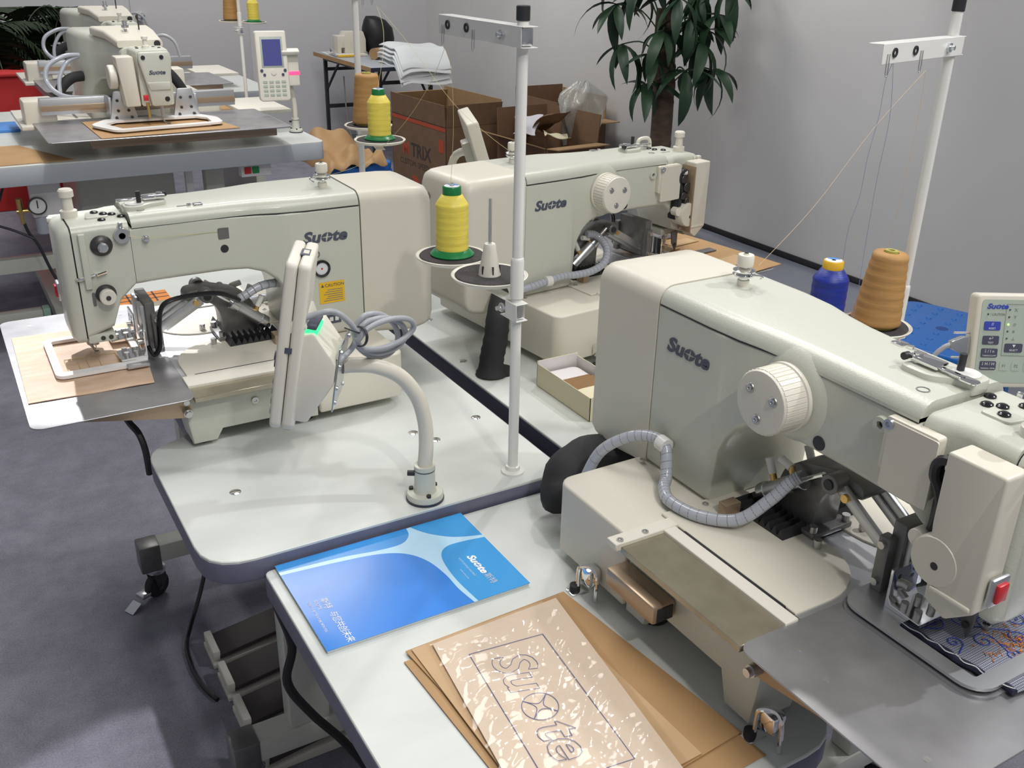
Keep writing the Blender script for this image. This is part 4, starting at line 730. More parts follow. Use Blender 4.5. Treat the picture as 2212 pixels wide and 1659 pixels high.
dL1, dL2, zdL = (0.984, 2.395), (0.930, 2.195), 1.145
thread_stand('white thread stand standing behind the two back-to-back machines', 1.004, 2.50, ZB, 1.49, (0.8, 0.5), 0.10, 1.458, [dL1, dL2], zdL, 1.112)
king_spool('yellow thread spool sharing a stand with a tan cone behind the machines', (dL2[0], dL2[1], zdL + 0.0045))
cone_spool('tan thread cone standing behind a yellow spool, in front of the cardboard boxes', (dL1[0], dL1[1], zdL + 0.0045), 0.125, 0.040, 0.030)
dC1, dC2, zdC = (1.330, 1.022), (1.213, 1.030), 0.998
thread_stand('white thread stand against the white wall, holding a blue spool and a tan cone', 1.40, 1.03, ZC, 1.520, (-0.23, -0.05), 0.236, 1.450, [dC1, dC2], zdC, 0.975)
cone_spool('tan thread cone beside the blue spool', (dC1[0], dC1[1], zdC + 0.0045), 0.126, 0.041, 0.029, (0.02, 0.05))
king_spool('royal blue thread spool with a yellow cap', (dC2[0], dC2[1], zdC + 0.0045), 1.04, 'thread_blue', 'spool_yellow', 0.086)
dD1, dD2, zdD = (1.400, 5.115), (1.480, 5.01), 1.205
thread_stand('white thread stand beside the keypad with the dark blue screen', 1.408, 5.0, ZD, 1.60, (-0.3, 1), 0.236, 1.56, [dD1, dD2], zdD, 1.17)
king_spool('yellow thread spool above the keypad with the dark blue screen', (dD2[0], dD2[1], zdD + 0.0045))
cone_spool('brown thread cone above the keypad with the dark blue screen', (dD1[0], dD1[1], zdD + 0.0045), 0.125, 0.040, 0.030)
# ---- loose threads running from the spools over the guides
def thread(label, pts, m, r=0.00034, sm=5):
    tag(MB().tube(pts, r, 5, sm).build('sewing_thread', m, None), label, 'thread')
thread('yellow thread hanging from the guide arm down to the yellow spool', [(0.719, 1.412, 1.205), (0.721, 1.404, 1.30), (0.722, 1.407, 1.37), (0.720, 1.413, 1.415), (0.719, 1.423, 1.432), (0.719, 1.432, 1.43)], 'fine_yellow')
thread('yellow thread running from the guide arm down to the column of the machine below', [(0.719, 1.428, 1.43), (0.712, 1.47, 1.37), (0.700, 1.56, 1.29), (0.672, 1.66, 1.215), (0.635, 1.745, 1.178)], 'fine_yellow')
thread('yellow thread running across the arm face past the oil window to the stud', [(0.56, 1.678, 1.062), (0.50, 1.690, 1.068), (0.45, 1.703, 1.088), (0.42, 1.7035, 1.105), (0.36, 1.7035, 1.108), (0.286, 1.697, 1.113), (0.256, 1.695, 1.121)], 'fine_yellow', 0.0004)
thread('pale yellow thread running from the rear stand down to the far machine', [(1.085, 2.548, 1.425), (1.085, 2.35, 1.345), (1.088, 2.12, 1.235), (1.098, 1.97, 1.185), (1.094, 1.855, 1.165)], 'fine_yellow', 0.0004)
thread('pale yellow thread rising from the yellow spool on the rear stand', [(0.930, 2.195, 1.27), (0.965, 2.24, 1.34), (1.01, 2.34, 1.39), (1.083, 2.547, 1.425)], 'fine_yellow', 0.00045)
thread('blue thread rising in waves from the blue spool to the guide arm', [(1.222, 1.02, 1.126), (1.205, 1.005, 1.19), (1.212, 1.0, 1.24), (1.205, 0.992, 1.30), (1.212, 0.99, 1.36), (1.207, 0.985, 1.41), (1.214, 0.984, 1.435)], 'fine_blue')
thread('blue thread hanging straight from the guide arm behind the arm top', [(1.216, 0.984, 1.435), (1.224, 0.98, 1.36), (1.226, 0.985, 1.27), (1.232, 0.99, 1.17), (1.215, 0.975, 1.06), (1.20, 0.97, 1.02)], 'fine_blue')
thread('tan thread rising from the tan cone beside the white wall', [(1.330, 1.022, 1.13), (1.322, 1.010, 1.22), (1.318, 1.003, 1.33), (1.312, 1.000, 1.42)], 'fine_tan')
thread('orange thread slanting down to the tension post of the denim machine', [(1.312, 1.000, 1.42), (1.20, 0.985, 1.345), (1.08, 0.968, 1.245), (0.965, 0.948, 1.178)], 'fine_tan')
# ================================================================ control panels
def keypad_panel(label, flange, z0, path, centre, facing, tilt, rear, rear_yaw, w=0.112, h=0.245, th=0.034, keys=True):
    t = thing('control_panel', label, 'control panel', (0, 0, 0), 0)
    fx, fy = flange
    MB().lathe([(0, 0), (0.030, 0), (0.030, 0.004), (0, 0.004)], (fx, fy, z0), (0, 0, 1), 32).build('base_gasket', 'dark_edge', t)
    MB().lathe([(0, 0.004), (0.029, 0.004), (0.029, 0.012), (0.028, 0.0135), (0.0185, 0.0145), (0.0168, 0.018), (0.0162, 0.052), (0.0, 0.052)], (fx, fy, z0), (0, 0, 1), 32).build('base_flange', 'paint', t)
    MB().lathe([(0, 0.052), (0.0166, 0.052), (0.0168, 0.0535), (0, 0.0535)], (fx, fy, z0), (0, 0, 1), 28).build('ring_seal', 'black', t); MB().lathe([(0, 0.0535), (0.0166, 0.0535), (0.0168, 0.055), (0.0160, 0.0605), (0.011, 0.061)], (fx, fy, z0), (0, 0, 1), 28).build('collar', 'paint', t)
    for an in (20, 140, 260): MB().cyl((fx + 0.0225 * math.cos(math.radians(an)), fy + 0.0225 * math.sin(math.radians(an)), z0 + 0.012), (fx + 0.0225 * math.cos(math.radians(an)), fy + 0.0225 * math.sin(math.radians(an)), z0 + 0.018), 0.0036, seg=10).build('flange_bolt', 'black', t)
    MB().cyl((fx - 0.014, fy + 0.006, z0 + 0.046), (fx - 0.024, fy + 0.012, z0 + 0.046), 0.0045, seg=12).build('set_screw', 'black', t)
    MB().tube(path, 0.0115, 18, 7).build('pipe', 'cream', t)
    ang = math.atan2(facing[1], facing[0]); M = Matrix.Translation(centre) @ Matrix.Rotation(ang, 4, 'Z') @ Matrix.Rotation(-tilt, 4, 'Y')
    # slab frame: local x = front normal, y = left-right, z up
    s = MB(); s.prism(rrect(-w / 2, w / 2, -h / 2, h / 2, (0.008, 0.008, 0.014, 0.014), 5), 'yz', 0.001, th / 2, 0.005, 3, M=M); body = s.build('front_shell', 'ivory', t)
    s = MB(); s.prism(rrect(-w / 2, w / 2, -h / 2, h / 2, (0.008, 0.008, 0.014, 0.014), 5), 'yz', -th / 2, 0.0, 0.005, 3, M=M); back = s.build('rear_shell', 'ivory', t)
    MB().box(th / 2 - 0.0006, th / 2 + 0.0012, -w * 0.36, w * 0.36, -0.005, h * 0.42, 0.001, M=M).build('screen_bezel', 'panel_green', body)
    MB().box(th / 2 + 0.0008, th / 2 + 0.0018, -w * 0.30, w * 0.30, 0.002, h * 0.38, 0, M=M).build('screen', 'screen', body)
    for r_ in range(4):
        for c_ in range(4):
            MB().box(th / 2 - 0.001, th / 2 + 0.0022, -w * 0.37 + c_ * w * 0.2, -w * 0.37 + c_ * w * 0.2 + w * 0.14, -h * 0.24 - r_ * h * 0.062, -h * 0.24 - r_ * h * 0.062 + h * 0.038, 0.001, 1, M=M).build('key', 'panel_green', body)
    for y_, z_, rr in ((-0.38, -0.06, 0.0065), (0.38, -0.06, 0.0065), (-0.30, -0.12, 0.006), (0.30, -0.12, 0.006)): MB().lathe([(0, 0), (rr, 0), (rr, 0.0025), (0, 0.003)], M @ Vector((th / 2, y_ * w, z_ * h)), M.to_3x3() @ Vector((1, 0, 0)), 16).build('round_key', 'key_dark', body)
    MB().lathe([(0, 0), (0.0115, 0), (0.0115, 0.0025), (0, 0.003)], M @ Vector((th / 2, 0, -0.085 * h)), M.to_3x3() @ Vector((1, 0, 0)), 20).build('round_key', 'ivory', body)
    MB().box(-0.010, 0.002, -w * 0.12, w * 0.12, h / 2 - 0.001, h / 2 + 0.0006, M=M).build('card_slot', 'ink', back); MB().box(-0.0085, -0.001, -w * 0.07, w * 0.07, h / 2, h / 2 + 0.001, M=M).build('card_edge', 'cream', back)
    MB().box(-0.0035, 0.006, w / 2 - 0.0006, w / 2 + 0.0006, -0.004, 0.004, M=M).build('side_port', 'ink', back)
    MB().box(-0.012, -0.004, -w * 0.4, w * 0.4, -h / 2 - 0.002, -h / 2 + 0.004, 0.001, M=M).build('lower_rib', 'ivory', back)
    # separate driver box on the mounting plate
    R = Matrix.Translation(rear) @ Matrix.Rotation(ang + rear_yaw, 4, 'Z') @ Matrix.Rotation(-tilt, 4, 'Y')
    s = MB(); s.prism(smooth_poly([(0.024, -0.085), (0.024, 0.045), (0.004, 0.050), (-0.030, 0.010), (-0.030, -0.020), (0.0, -0.085)], 0.004, 3), 'xz', -0.042, 0.042, 0.003, 2, M=R); drv = s.build('driver_box', 'ivory', t)
    MB().box(-0.012, 0.022, -0.03, 0.045, 0.056, 0.072, 0.002, M=R @ Matrix.Rotation(0.45, 4, 'Y')).build('clip_lug', 'ivory', drv)
    MB().box(0.000, 0.020, -0.008, 0.036, 0.046, 0.053, 0.002, M=R).build('status_lamp', 'led_green', drv); MB().box(0.002, 0.018, -0.012, 0.037, 0.053, 0.060, 0.002, M=R).build('lamp_hood', 'ink', drv)
    MB().box(0.0235, 0.0255, -0.030, 0.044, -0.04, -0.025, 0.001, M=R).build('digit_display', 'led_red', drv)
    mp = MB(); mp.box(-0.0335, -0.031, -0.040, 0.040, -0.062, 0.034, 0.0008, 1, M=R); pl = mp.build('mounting_plate', 'zinc', t)
    for y_, z_ in ((0.032, 0.026), (0.032, -0.05), (-0.032, 0.026), (-0.032, -0.05), (0.032, 0.005), (0.032, -0.028)): MB().lathe([(0, 0), (0.0036, 0), (0.003, 0.0025), (0, 0.003)], R @ Vector((-0.0335, y_, z_)), R.to_3x3() @ Vector((-1, 0, 0)), 10).build('plate_screw', 'steel', pl)
    return t, M, R
_, MPA, MRA = keypad_panel('control keypad seen from behind, on a thick curved pipe, with a green lamp', (0.566, 1.205), ZA,
    [(0.566, 1.205, ZA + 0.055), (0.570, 1.206, 0.875), (0.569, 1.208, 0.915), (0.558, 1.210, 0.957), (0.532, 1.212, 0.995), (0.495, 1.214, 1.018), (0.460, 1.216, 1.026), (0.445, 1.217, 1.027)],
    (0.384, 1.235, 1.078), (-0.905, 0.425), 0.17, (0.410, 1.212, 1.050), -0.10)
# coiled cable tied beside that panel
cc = MB(); c0 = Vector((0.497, 1.20, 1.082))
pts = [MPA @ Vector((-0.012, 0.046, 0.045)), Vector((0.418, 1.175, 1.128)), Vector((0.440, 1.172, 1.112)), Vector((0.455, 1.175, 1.088))]
ex = Vector((0.93, 0.30, -0.20)); ey = Vector((0.10, -0.25, 0.96))
for k_ in range(3):
    L = 0.052 - 0.004 * k_; c1 = Vector((0.455, 1.175, 1.084)) + ex * L + ey * (0.006 * (k_ - 1)) + Vector((0, 0.008 * k_, 0))
    tw = (0.25, -0.15, -0.45)[k_]
    for i in range(9):
        a_ = PI + 2 * PI * i / 8; pts.append(c1 + ex * (L * math.cos(a_)) + ey * ((0.024 + 0.006 * k_) * math.sin(a_) + tw * 0.03 * (math.cos(a_) + 1)))
pts += [Vector((0.452, 1.178, 1.078)), Vector((0.446, 1.185, 1.062)), MRA @ Vector((-0.03, 0.028, 0.010))]
cc.tube(pts, 0.0042, 10, 4)
cab = tag(cc.build('coiled_cable', 'grey_cable', None), 'coiled grey cable tied in loops beside the control keypad', 'cable')
tie = MB(); tie.lathe([(0.013, -0.002), (0.0145, -0.002), (0.0145, 0.002), (0.013, 0.002)], (0.459, 1.176, 1.084), (0.93, 0.3, -0.2), 18); tie.tube([(0.456, 1.170, 1.092), (0.445, 1.165, 1.098), (0.432, 1.163, 1.106)], 0.001, 6); tie.build('cable_tie', 'black', cab)
keypad_panel('control keypad with a dark blue screen beside red digits, at the wide-plate machine', (1.413, 4.279), ZD,
    [(1.413, 4.279, ZD + 0.055), (1.414, 4.279, 0.90), (1.412, 4.282, 0.95), (1.405, 4.29, 0.99), (1.39, 4.30, 1.01)],
    (1.322, 4.262, 1.085), (-0.12, -1), 0.10, (1.395, 4.275, 1.085), 0.0, 0.130, 0.285, 0.040)
# flat operation panel at the denim machine: x right, y away, tilted back
def flat_panel(label, loc, rz, tilt, base, detail=True):
    t = thing('control_panel', label, 'control panel', (0, 0, 0), 0)
    M = Matrix.Translation(loc) @ Matrix.Rotation(rz, 4, 'Z') @ Matrix.Rotation(-tilt, 4, 'X'); W, H_ = 0.235, 0.150
    s = MB(); s.prism(rrect(0, W, 0, H_, 0.007, 4), 'xz', 0.0, 0.030, 0.004, 3, M=M); b = s.build('housing', 'cream', t)
    f = MB().prism(rrect(0.008, W - 0.008, 0.008, H_ - 0.008, 0.005, 4), 'xz', -0.0010, 0.0005, 0, M=M).build('front_sheet', 'panel_green', t)
    Q = lambda x, z, d=0.0013: M @ Matrix(((1, 0, 0, x), (0, 0, -1, -d), (0, 1, 0, z), (0, 0, 0, 1)))
    if detail:
        suote('wordmark', 0.0082, Q(0.0155, 0.1275), 'print_blue', f)
        text('lettering', '! CAUTION', 0.0056, Q(0.022, 0.1165), 'ink_grey', f, depth=0.0001, xs=0.82)
        def dot(x, z, m, r=0.0016): MB().lathe([(0, 0), (r, 0), (r * 0.8, 0.0008), (0, 0.001)], M @ Vector((x, -0.0012, z)), M.to_3x3() @ Vector((0, -1, 0)), 12).build('indicator', m, f)
        dot(0.0185, 0.1185, 'ink')
        for z, m, s1, s2 in ((0.100, 'key_blue', '//', 'RESET'), (0.077, 'key_dark', '\u21a9', 'TEST'), (0.0565, 'key_dark', '\u21a7 / I n', 'THREAD/CLAMP'), (0.036, 'key_dark', '\u21a7 H / H', 'TENSION / WIND')):
            k_ = MB().prism(rrect(0.014, 0.040, z - 0.007, z + 0.007, 0.002, 3), 'xz', -0.0022, -0.0008, 0, M=M).build('key', m, f)
            text('lettering', s1, 0.0068, Q(0.027, z + 0.0005, 0.0024), 'print_pale', k_, depth=0.0001, align='CENTER'); text('lettering', s2, 0.0042 if len(s2) < 6 else 0.0030, Q(0.027, z - 0.0055, 0.0024), 'print_pale', k_, depth=0.0001, align='CENTER')
        fr = MB(); 
        for x0, x1, z0_, z1_ in ((0.0465, 0.0470, 0.052, 0.135), (0.0465, 0.11, 0.1345, 0.135), (0.0465, 0.11, 0.052, 0.0525)): fr.box(x0, x1, -0.0014, -0.0009, z0_, z1_, M=M)
        fr.build('printed_frame', 'ink_grey', f)
        for i, (z, s1) in enumerate(((0.126, 'X'), (0.1145, 'Y'), (0.1025, '\u25f4'), (0.0915, '\u2261'), (0.080, '\u22a5'))):
            dot(0.0525, z, 'led_small' if i == 2 else 'ink'); text('lettering', s1, 0.0075, Q(0.060, z - 0.0027), 'ink_grey', f, depth=0.0001)
        k_ = MB().prism(rrect(0.0505, 0.079, 0.058, 0.072, 0.002, 3), 'xz', -0.0022, -0.0008, 0, M=M).build('key', 'key_dark', f); text('lettering', '\u25bc', 0.006, Q(0.065, 0.066, 0.0024), 'print_pale', k_, depth=0.0001, align='CENTER'); text('lettering', 'SELECT', 0.0042, Q(0.065, 0.060, 0.0024), 'print_pale', k_, depth=0.0001, align='CENTER')
        for j, x in enumerate((0.046, 0.0655, 0.085)):
            k_ = MB().prism(rrect(x, x + 0.014, 0.028, 0.043, 0.002, 3), 'xz', -0.0016, -0.0008, 0, M=M).build('key', 'panel_green', f); text('lettering', 'F%d' % (j + 1), 0.0065, Q(x + 0.007, 0.0335, 0.0018), 'ink_grey', k_, depth=0.0001, align='CENTER')
        MB().prism(rrect(0.115, 0.215, 0.06, 0.13, 0.002, 3), 'xz', -0.0018, -0.0008, 0, M=M).build('display', 'screen', f)
        # cable connector plugged into the left edge
        c = MB(); c.prism([(-0.030, 0.072), (-0.012, 0.080), (0.0, 0.080), (0.0, 0.052), (-0.012, 0.052), (-0.030, 0.060)], 'xz', 0.008, 0.022, 0.001, M=M); cn = c.build('cable_plug', 'zinc', t)
        for z in (0.086, 0.046): MB().cyl(M @ Vector((-0.026, 0.014, z)), M @ Vector((0.0, 0.014, z)), 0.0020, seg=10).build('plug_screw', 'steel', cn)
        MB().tube([M @ Vector((-0.028, 0.015, 0.066)), M @ Vector((-0.040, 0.016, 0.060)), M @ Vector((-0.055, 0.02, 0.04)), M @ Vector((-0.07, 0.03, -0.01)), M @ Vector((-0.07, 0.04, -0.06))], 0.0042, 10, 5).build('panel_cable', 'grey_cable', cn)
    bx, by, bz = base
    top = M @ Vector((W / 2, 0.03, H_ * 0.4))
    MB().lathe([(0, 0), (0.028, 0), (0.028, 0.01), (0.016, 0.014), (0.015, 0.045), (0, 0.045)], base, (0, 0, 1), 24).build('base_flange', 'paint', t)
    MB().tube([(bx, by, bz + 0.04), (bx, by, (bz + top.z) / 2), (bx * 0.7 + top.x * 0.3, by * 0.7 + top.y * 0.3, top.z - 0.03), tuple(top)], 0.0105, 14, 5).build('pipe', 'cream', t)
    MB().box(W / 2 - 0.03, W / 2 + 0.03, 0.028, 0.05, H_ * 0.2, H_ * 0.6, 0.003, M=M).build('mounting_bracket', 'paint', t)
    return t
flat_panel('flat control panel with a green front, blue reset key and square dark keys', (1.366, 0.852, 0.945), -0.53, 0.22, (1.47, 0.90, ZC))
flat_panel('pale control panel seen edge on behind the far machine, in front of the cardboard boxes', (1.195, 2.10, 1.045), math.radians(68), 0.30, (1.17, 2.32, ZB), False)
# ================================================================ things lying on the tables
zt = ZC
# ---- brochure
br = thing('brochure', 'blue glossy brochure with a pale four-pointed star on the cover', 'brochure', (0, 0, zt))
MB().box(0.309, 0.607, 0.9555, 1.164, 0.0004, 0.0042, 0.0003, 1).build('pages', 'paper', br)
cov = MB().box(0.308, 0.608, 0.954, 1.165, 0.0046, 0.0052).build('cover', 'bro_pale', br)
def lobe(pts, m, fixed): 
    q = []
    for seg in pts:
        if len(seg) == 1: q.append(seg[0])
        else: q += [tuple(v) for v in catmull([Vector(s) for s in seg], 6)]
    MB().prism(q, 'xy', 0.0050, 0.00545).build('cover_print', m, cov)
E_ = lambda x: (x,)
lobe([[(0.308, 1.147), (0.400, 1.140), (0.452, 1.131), (0.490, 1.130), (0.509, 1.145), (0.514, 1.165)], [(0.308, 1.165)]], 'bro_blue', 0)
lobe([[(0.521, 1.165), (0.530, 1.147), (0.545, 1.128), (0.570, 1.108), (0.608, 1.094)], [(0.608, 1.165)]], 'bro_cyan', 0)
lobe([[(0.608, 1.087), (0.575, 1.092), (0.548, 1.092), (0.532, 1.080), (0.524, 1.055), (0.521, 1.010), (0.525, 0.954)], [(0.608, 0.954)]], 'bro_cyan', 0)
lobe([[(0.308, 1.139), (0.390, 1.131), (0.450, 1.121), (0.485, 1.103), (0.505, 1.072), (0.513, 1.030), (0.514, 0.990), (0.519, 0.954)], [(0.308, 0.954)]], 'bro_deep', 0)
TX = lambda x, y, z=0.0057: frame((x, y, z), (0, -1, 0), (1, 0, 0))
suote('wordmark', 0.0118, TX(0.5595, 1.054), 'white_print', cov)
text('lettering', '\u65af\u7279', 0.0125, TX(0.5605, 1.003), 'silver_print', cov, depth=0.0001)
text('lettering', 'SUOTE SEWING MACHINE', 0.0042, TX(0.547, 1.056), 'bro_pale', cov, depth=0.0001)
text('lettering', 'www.suote.com', 0.0040, TX(0.536, 1.030), 'bro_pale', cov, depth=0.0001)
text('lettering', '\u65af\u7279', 0.0125, TX(0.337, 1.061), 'white_print', cov, depth=0.0001, shear=0.2)
text('lettering', '\u4e0e\u60a8\u5171\u521b\u672a\u6765', 0.0125, TX(0.338, 1.028), 'white_print', cov, depth=0.0001, shear=0.2, space=0.86)
text('lettering', 'SUOTE', 0.0072, TX(0.328, 1.061), 'white_print', cov, depth=0.0001)
text('lettering', 'CREATE A BETTER FUTURE WITH YOU', 0.0050, TX(0.3195, 1.061), 'white_print', cov, depth=0.0001, xs=0.82)
# ---- kraft sheets and the bagged sample
def sheet(name, corners, z, m, amp=0.0, thick=0.0012, n=(10, 14), seed=0, parent=None, curl=0.0):
    a, b, c, d_ = [Vector(p) for p in corners]   # far-left, far-right, near-right, near-left
    rnd = random.Random(seed); ph = [rnd.uniform(0, 6) for _ in range(4)]
    def f(i, j):
        p = (a * (1 - i) + b * i) * (1 - j) + (d_ * (1 - i) + c * i) * j
        h = amp * (math.sin(7 * i + ph[0] + 2 * j) * math.sin(5 * j + ph[1]) + 0.5 * math.sin(13 * i + ph[2]) * math.sin(11 * j + ph[3]) + 1.5) + curl * (abs(2 * i - 1) ** 4)
        return (p.x, p.y, z + h)
    return MB().grid(f, n[0], n[1], thick).build(name, m, parent, 60)
KS = ((('kraft board, lowest of the stack under the bagged leather sample'), [(0.386, 0.893), (0.640, 0.880), (0.675, 0.556), (0.402, 0.545)], 0.0008, 'kraft'),
      (('kraft board with a fanned-out corner beside the latch of the denim machine'), [(0.395, 0.908), (0.639, 0.916), (0.673, 0.594), (0.425, 0.572)], 0.0028, 'kraft'),
      (('tan leather sheet, uppermost below the bagged sample'), [(0.402, 0.905), (0.600, 0.910), (0.610, 0.590), (0.405, 0.580)], 0.0048, 'kraft_light'))
for lab, cs, dz, m in KS: tag(sheet('kraft_board', cs, zt + dz, m, 0.0003, 0.0012, seed=len(lab)), lab, 'board', 'kraft boards on the table')
sm = thing('leather_sample', 'tan leather sample stitched with letter outlines, in a crinkled clear plastic bag', 'leather sample', (0, 0, 0))
LC = [(0.428, 0.898), (0.618, 0.903), (0.575, 0.575), (0.392, 0.580)]
sheet('leather', LC, zt + 0.0075, 'tan_leather', 0.0006, 0.0015, seed=3, parent=sm)
def outline_tubes(me, M, r, name, m, parent):
    bm = bmesh.new(); bm.from_mesh(me); bmesh.ops.remove_doubles(bm, verts=bm.verts, dist=1e-6)
    mb = MB(); edges = [e for e in bm.edges if len(e.link_faces) == 1]
    for e in edges: mb.tube([M @ e.verts[0].co, M @ e.verts[1].co], r, 4)
    bm.free(); return mb.build(name, m, parent)
MS = frame((0.478, 0.838, zt + 0.0107), (-0.10, -1, 0), (1, -0.08, 0))
h_ = 0.052; s_ = h_ / 0.72
me = text_mesh('Su', s_, shear=0.22, bold=0.02 * s_, depth=0.0); outline_tubes(me, MS, 0.00045, 'stitching', 'fine_blue', sm)
wS = max(v.co.x for v in me.vertices); me2 = text_mesh('te', s_, shear=0.22, bold=0.02 * s_, depth=0.0); outline_tubes(me2, MS @ Matrix.Translation((wS + 0.052, 0, 0)), 0.00045, 'stitching', 'fine_blue', sm)
st = MB(); cx_, cy_ = wS + 0.027, 0.021; RR = 0.022
circ = [MS @ Vector((cx_ + RR * math.cos(a), cy_ + RR * math.sin(a), 0)) for a in [2 * PI * i / 32 for i in range(33)]]; st.tube(circ, 0.00045, 4)
for q in range(4):
    a0 = math.radians(45 + 90 * q); a1 = a0 + PI / 2; p0 = Vector((cx_ + RR * math.cos(a0), cy_ + RR * math.sin(a0), 0)); p1 = Vector((cx_ + RR * math.cos(a1), cy_ + RR * math.sin(a1), 0)); pm = Vector((cx_, cy_, 0)) + (p0 + p1 - 2 * Vector((cx_, cy_, 0))) * 0.16
    st.tube([MS @ p0, MS @ pm, MS @ p1], 0.00045, 4, 6)
rc = [Vector((0.459, 0.857, zt + 0.0107)), Vector((0.561, 0.846, zt + 0.0107)), Vector((0.537, 0.617, zt + 0.0107)), Vector((0.434, 0.630, zt + 0.0107))]
for i in range(4): st.tube([rc[i], rc[(i + 1) % 4]], 0.0005, 4)
st.build('stitching', 'fine_blue', sm)
BC = [(0.421, 0.903), (0.626, 0.910), (0.584, 0.560), (0.384, 0.566)]
def bagf(i, j):
    a, b, c, d_ = [Vector(p) for p in BC]; p = (a * (1 - i) + b * i) * (1 - j) + (d_ * (1 - i) + c * i) * j
    e = min(i, 1 - i, j, 1 - j); rip = 0.0012 * math.sin(60 * j + 9 * i + 3 * math.sin(9 * i)) * (0.4 + abs(2 * i - 1)) + 0.0010 * math.sin(33 * i + 21 * j)
    return (p.x, p.y, zt + 0.0128 + (rip + 0.0015 * math.sin(5 * i + 4 * j)) * min(1, e * 9) - 0.0035 * max(0, 1 - e * 14))
MB().grid(lambda i, j: bagf(1 - i, j), 44, 90).build('plastic_bag', 'clear_film', sm, 180)
# ---- card box with strips on the dark-edged table
cb = thing('card_box', 'small open cream card box holding brown strips', 'box', (0, 0, ZB))
X0, X1, Y0, Y1, hh = 0.986, 1.085, 1.356, 1.548, 0.050
MB().box(X0, X1, Y0, Y1, 0.0004, 0.0016).build('bottom', 'card_cream', cb)
for nm, bx in (('side_wall', (X0, X0 + 0.0012, Y0, Y1, 0.001, hh)), ('side_wall', (X1 - 0.0012, X1, Y0, Y1, 0.001, hh)), ('end_wall', (X0, X1, Y0, Y0 + 0.0012, 0.001, hh)), ('end_wall', (X0, X1, Y1 - 0.0012, Y1, 0.001, hh + 0.006))): MB().box(*bx).build(nm, 'card_cream', cb)
MB().box(X0 + 0.0014, X0 + 0.0018, Y0 + 0.002, Y1 - 0.002, 0.002, hh - 0.0005).build('inner_lining', 'card_white', cb); MB().box(X0 + 0.0014, X1 - 0.0014, Y1 - 0.0019, Y1 - 0.0015, 0.002, hh + 0.0055).build('inner_lining', 'card_white', cb)
MB().box(X1 - 0.0019, X1 - 0.0015, Y0 + 0.002, Y1 - 0.002, 0.002, hh - 0.0005).build('inner_lining', 'card_white', cb)
MB().prism([(X0 + 0.001, hh), (X1 - 0.001, hh), (X1 - 0.02, hh + 0.001), (X0 + 0.012, hh + 0.001)], 'xz', Y0 + 0.001, Y0 + 0.045).build('end_flap', 'card_cream', cb)
MB().prism(rrect(X0 + 0.01, X1 - 0.01, Y1 - 0.07, Y1 - 0.01, 0.015, 5), 'xy', 0.030, 0.0306).build('paper_slip', 'card_white', cb)
for i in range(7):
    o = MB().box(-0.034, 0.034, -0.0012, 0.0012, 0, 0.038, 0.0002, 1, M=Matrix.Rotation(-0.5, 4, 'X')).build('leather_strip', 'kraft', None); o.location = (1.035 + 0.002 * (i % 3), 1.410 + 0.0085 * i, ZB + 0.0035); tag(o, 'thin brown strip standing in the row in the cream card box', 'strip', 'strips in the card box')
# ---- black cable sleeves behind the machines
sl = MB(); sl.tube([(0.930, 1.640, 0.750), (0.932, 1.642, 0.785), (0.940, 1.640, 0.83), (0.948, 1.648, 0.872), (0.963, 1.672, 0.895), (0.990, 1.71, 0.90)], 0.024, 18, 5, radii=[0.034, 0.032, 0.029, 0.027, 0.0255, 0.0265, 0.025, 0.0265, 0.025, 0.0265, 0.0255, 0.0245, 0.026, 0.0245, 0.025, 0.024, 0.0225, 0.022, 0.021, 0.02, 0.019, 0.018, 0.018, 0.018, 0.018, 0.018]); tag(sl.build('cable_sleeve', 'sock_black', None, 80), 'black fabric cable sleeve going into the table hole behind the white pole', 'cable sleeve')
sl = MB(); sl.tube([(0.745, 1.068, ZC + 0.037), (0.750, 1.085, ZC + 0.048), (0.768, 1.098, ZC + 0.072), (0.80, 1.098, ZC + 0.085), (0.845, 1.085, ZC + 0.088), (0.90, 1.055, ZC + 0.080)], 0.045, 12, 4, radii=[0.0344, 0.0378, 0.0396, 0.0404, 0.0396, 0.0387, 0.0387, 0.0396, 0.0378, 0.0361, 0.0344, 0.0361, 0.0370, 0.0361, 0.0344, 0.0327, 0.0318, 0.0310, 0.0301, 0.0292, 0.0284]); tag(sl.build('cable_sleeve', 'sock_black', None, 80), 'thick black cable sleeve behind the cream base cover of the denim machine', 'cable sleeve')
# ---- work pieces on the plates
zp = 0.885 + 0.0024
def curlsheet(i, j):
    a, b, c, d_ = Vector((0.060, 1.930)), Vector((0.280, 1.915)), Vector((0.250, 1.602)), Vector((0.055, 1.610)); p = (a * (1 - i) + b * i) * (1 - j) + (d_ * (1 - i) + c * i) * j
    return (p.x, p.y, zp + 0.0006 + 0.0006 * math.sin(9 * i) * math.sin(8 * j) ** 2 * (1 if 0.3 < i else 0.5))
lw = thing('leather_piece', 'pale tan leather sheet held under the white clamp frame', 'leather piece', (0, 0, 0))
MB().grid(curlsheet, 14, 18, 0.0012).build('leather', 'leather', lw, 70)
s = MB()
for pts in ([(0.130, 1.770), (0.130, 1.700), (0.165, 1.698), (0.165, 1.768), (0.130, 1.770)], [(0.150, 1.755), (0.150, 1.706)], [(0.175, 1.77), (0.215, 1.765), (0.215, 1.70)], [(0.185, 1.75), (0.185, 1.705)], [(0.225, 1.765), (0.228, 1.715)]): s.tube([(p[0], p[1], zp + 0.0028) for p in pts], 0.0006, 4)
s.build('stitching', 'fine_yellow', lw)
dn = thing('denim_piece', 'dark denim cloth with blue swirls and orange stitching under the steel clamp frame', 'denim piece', (0, 0, 0))
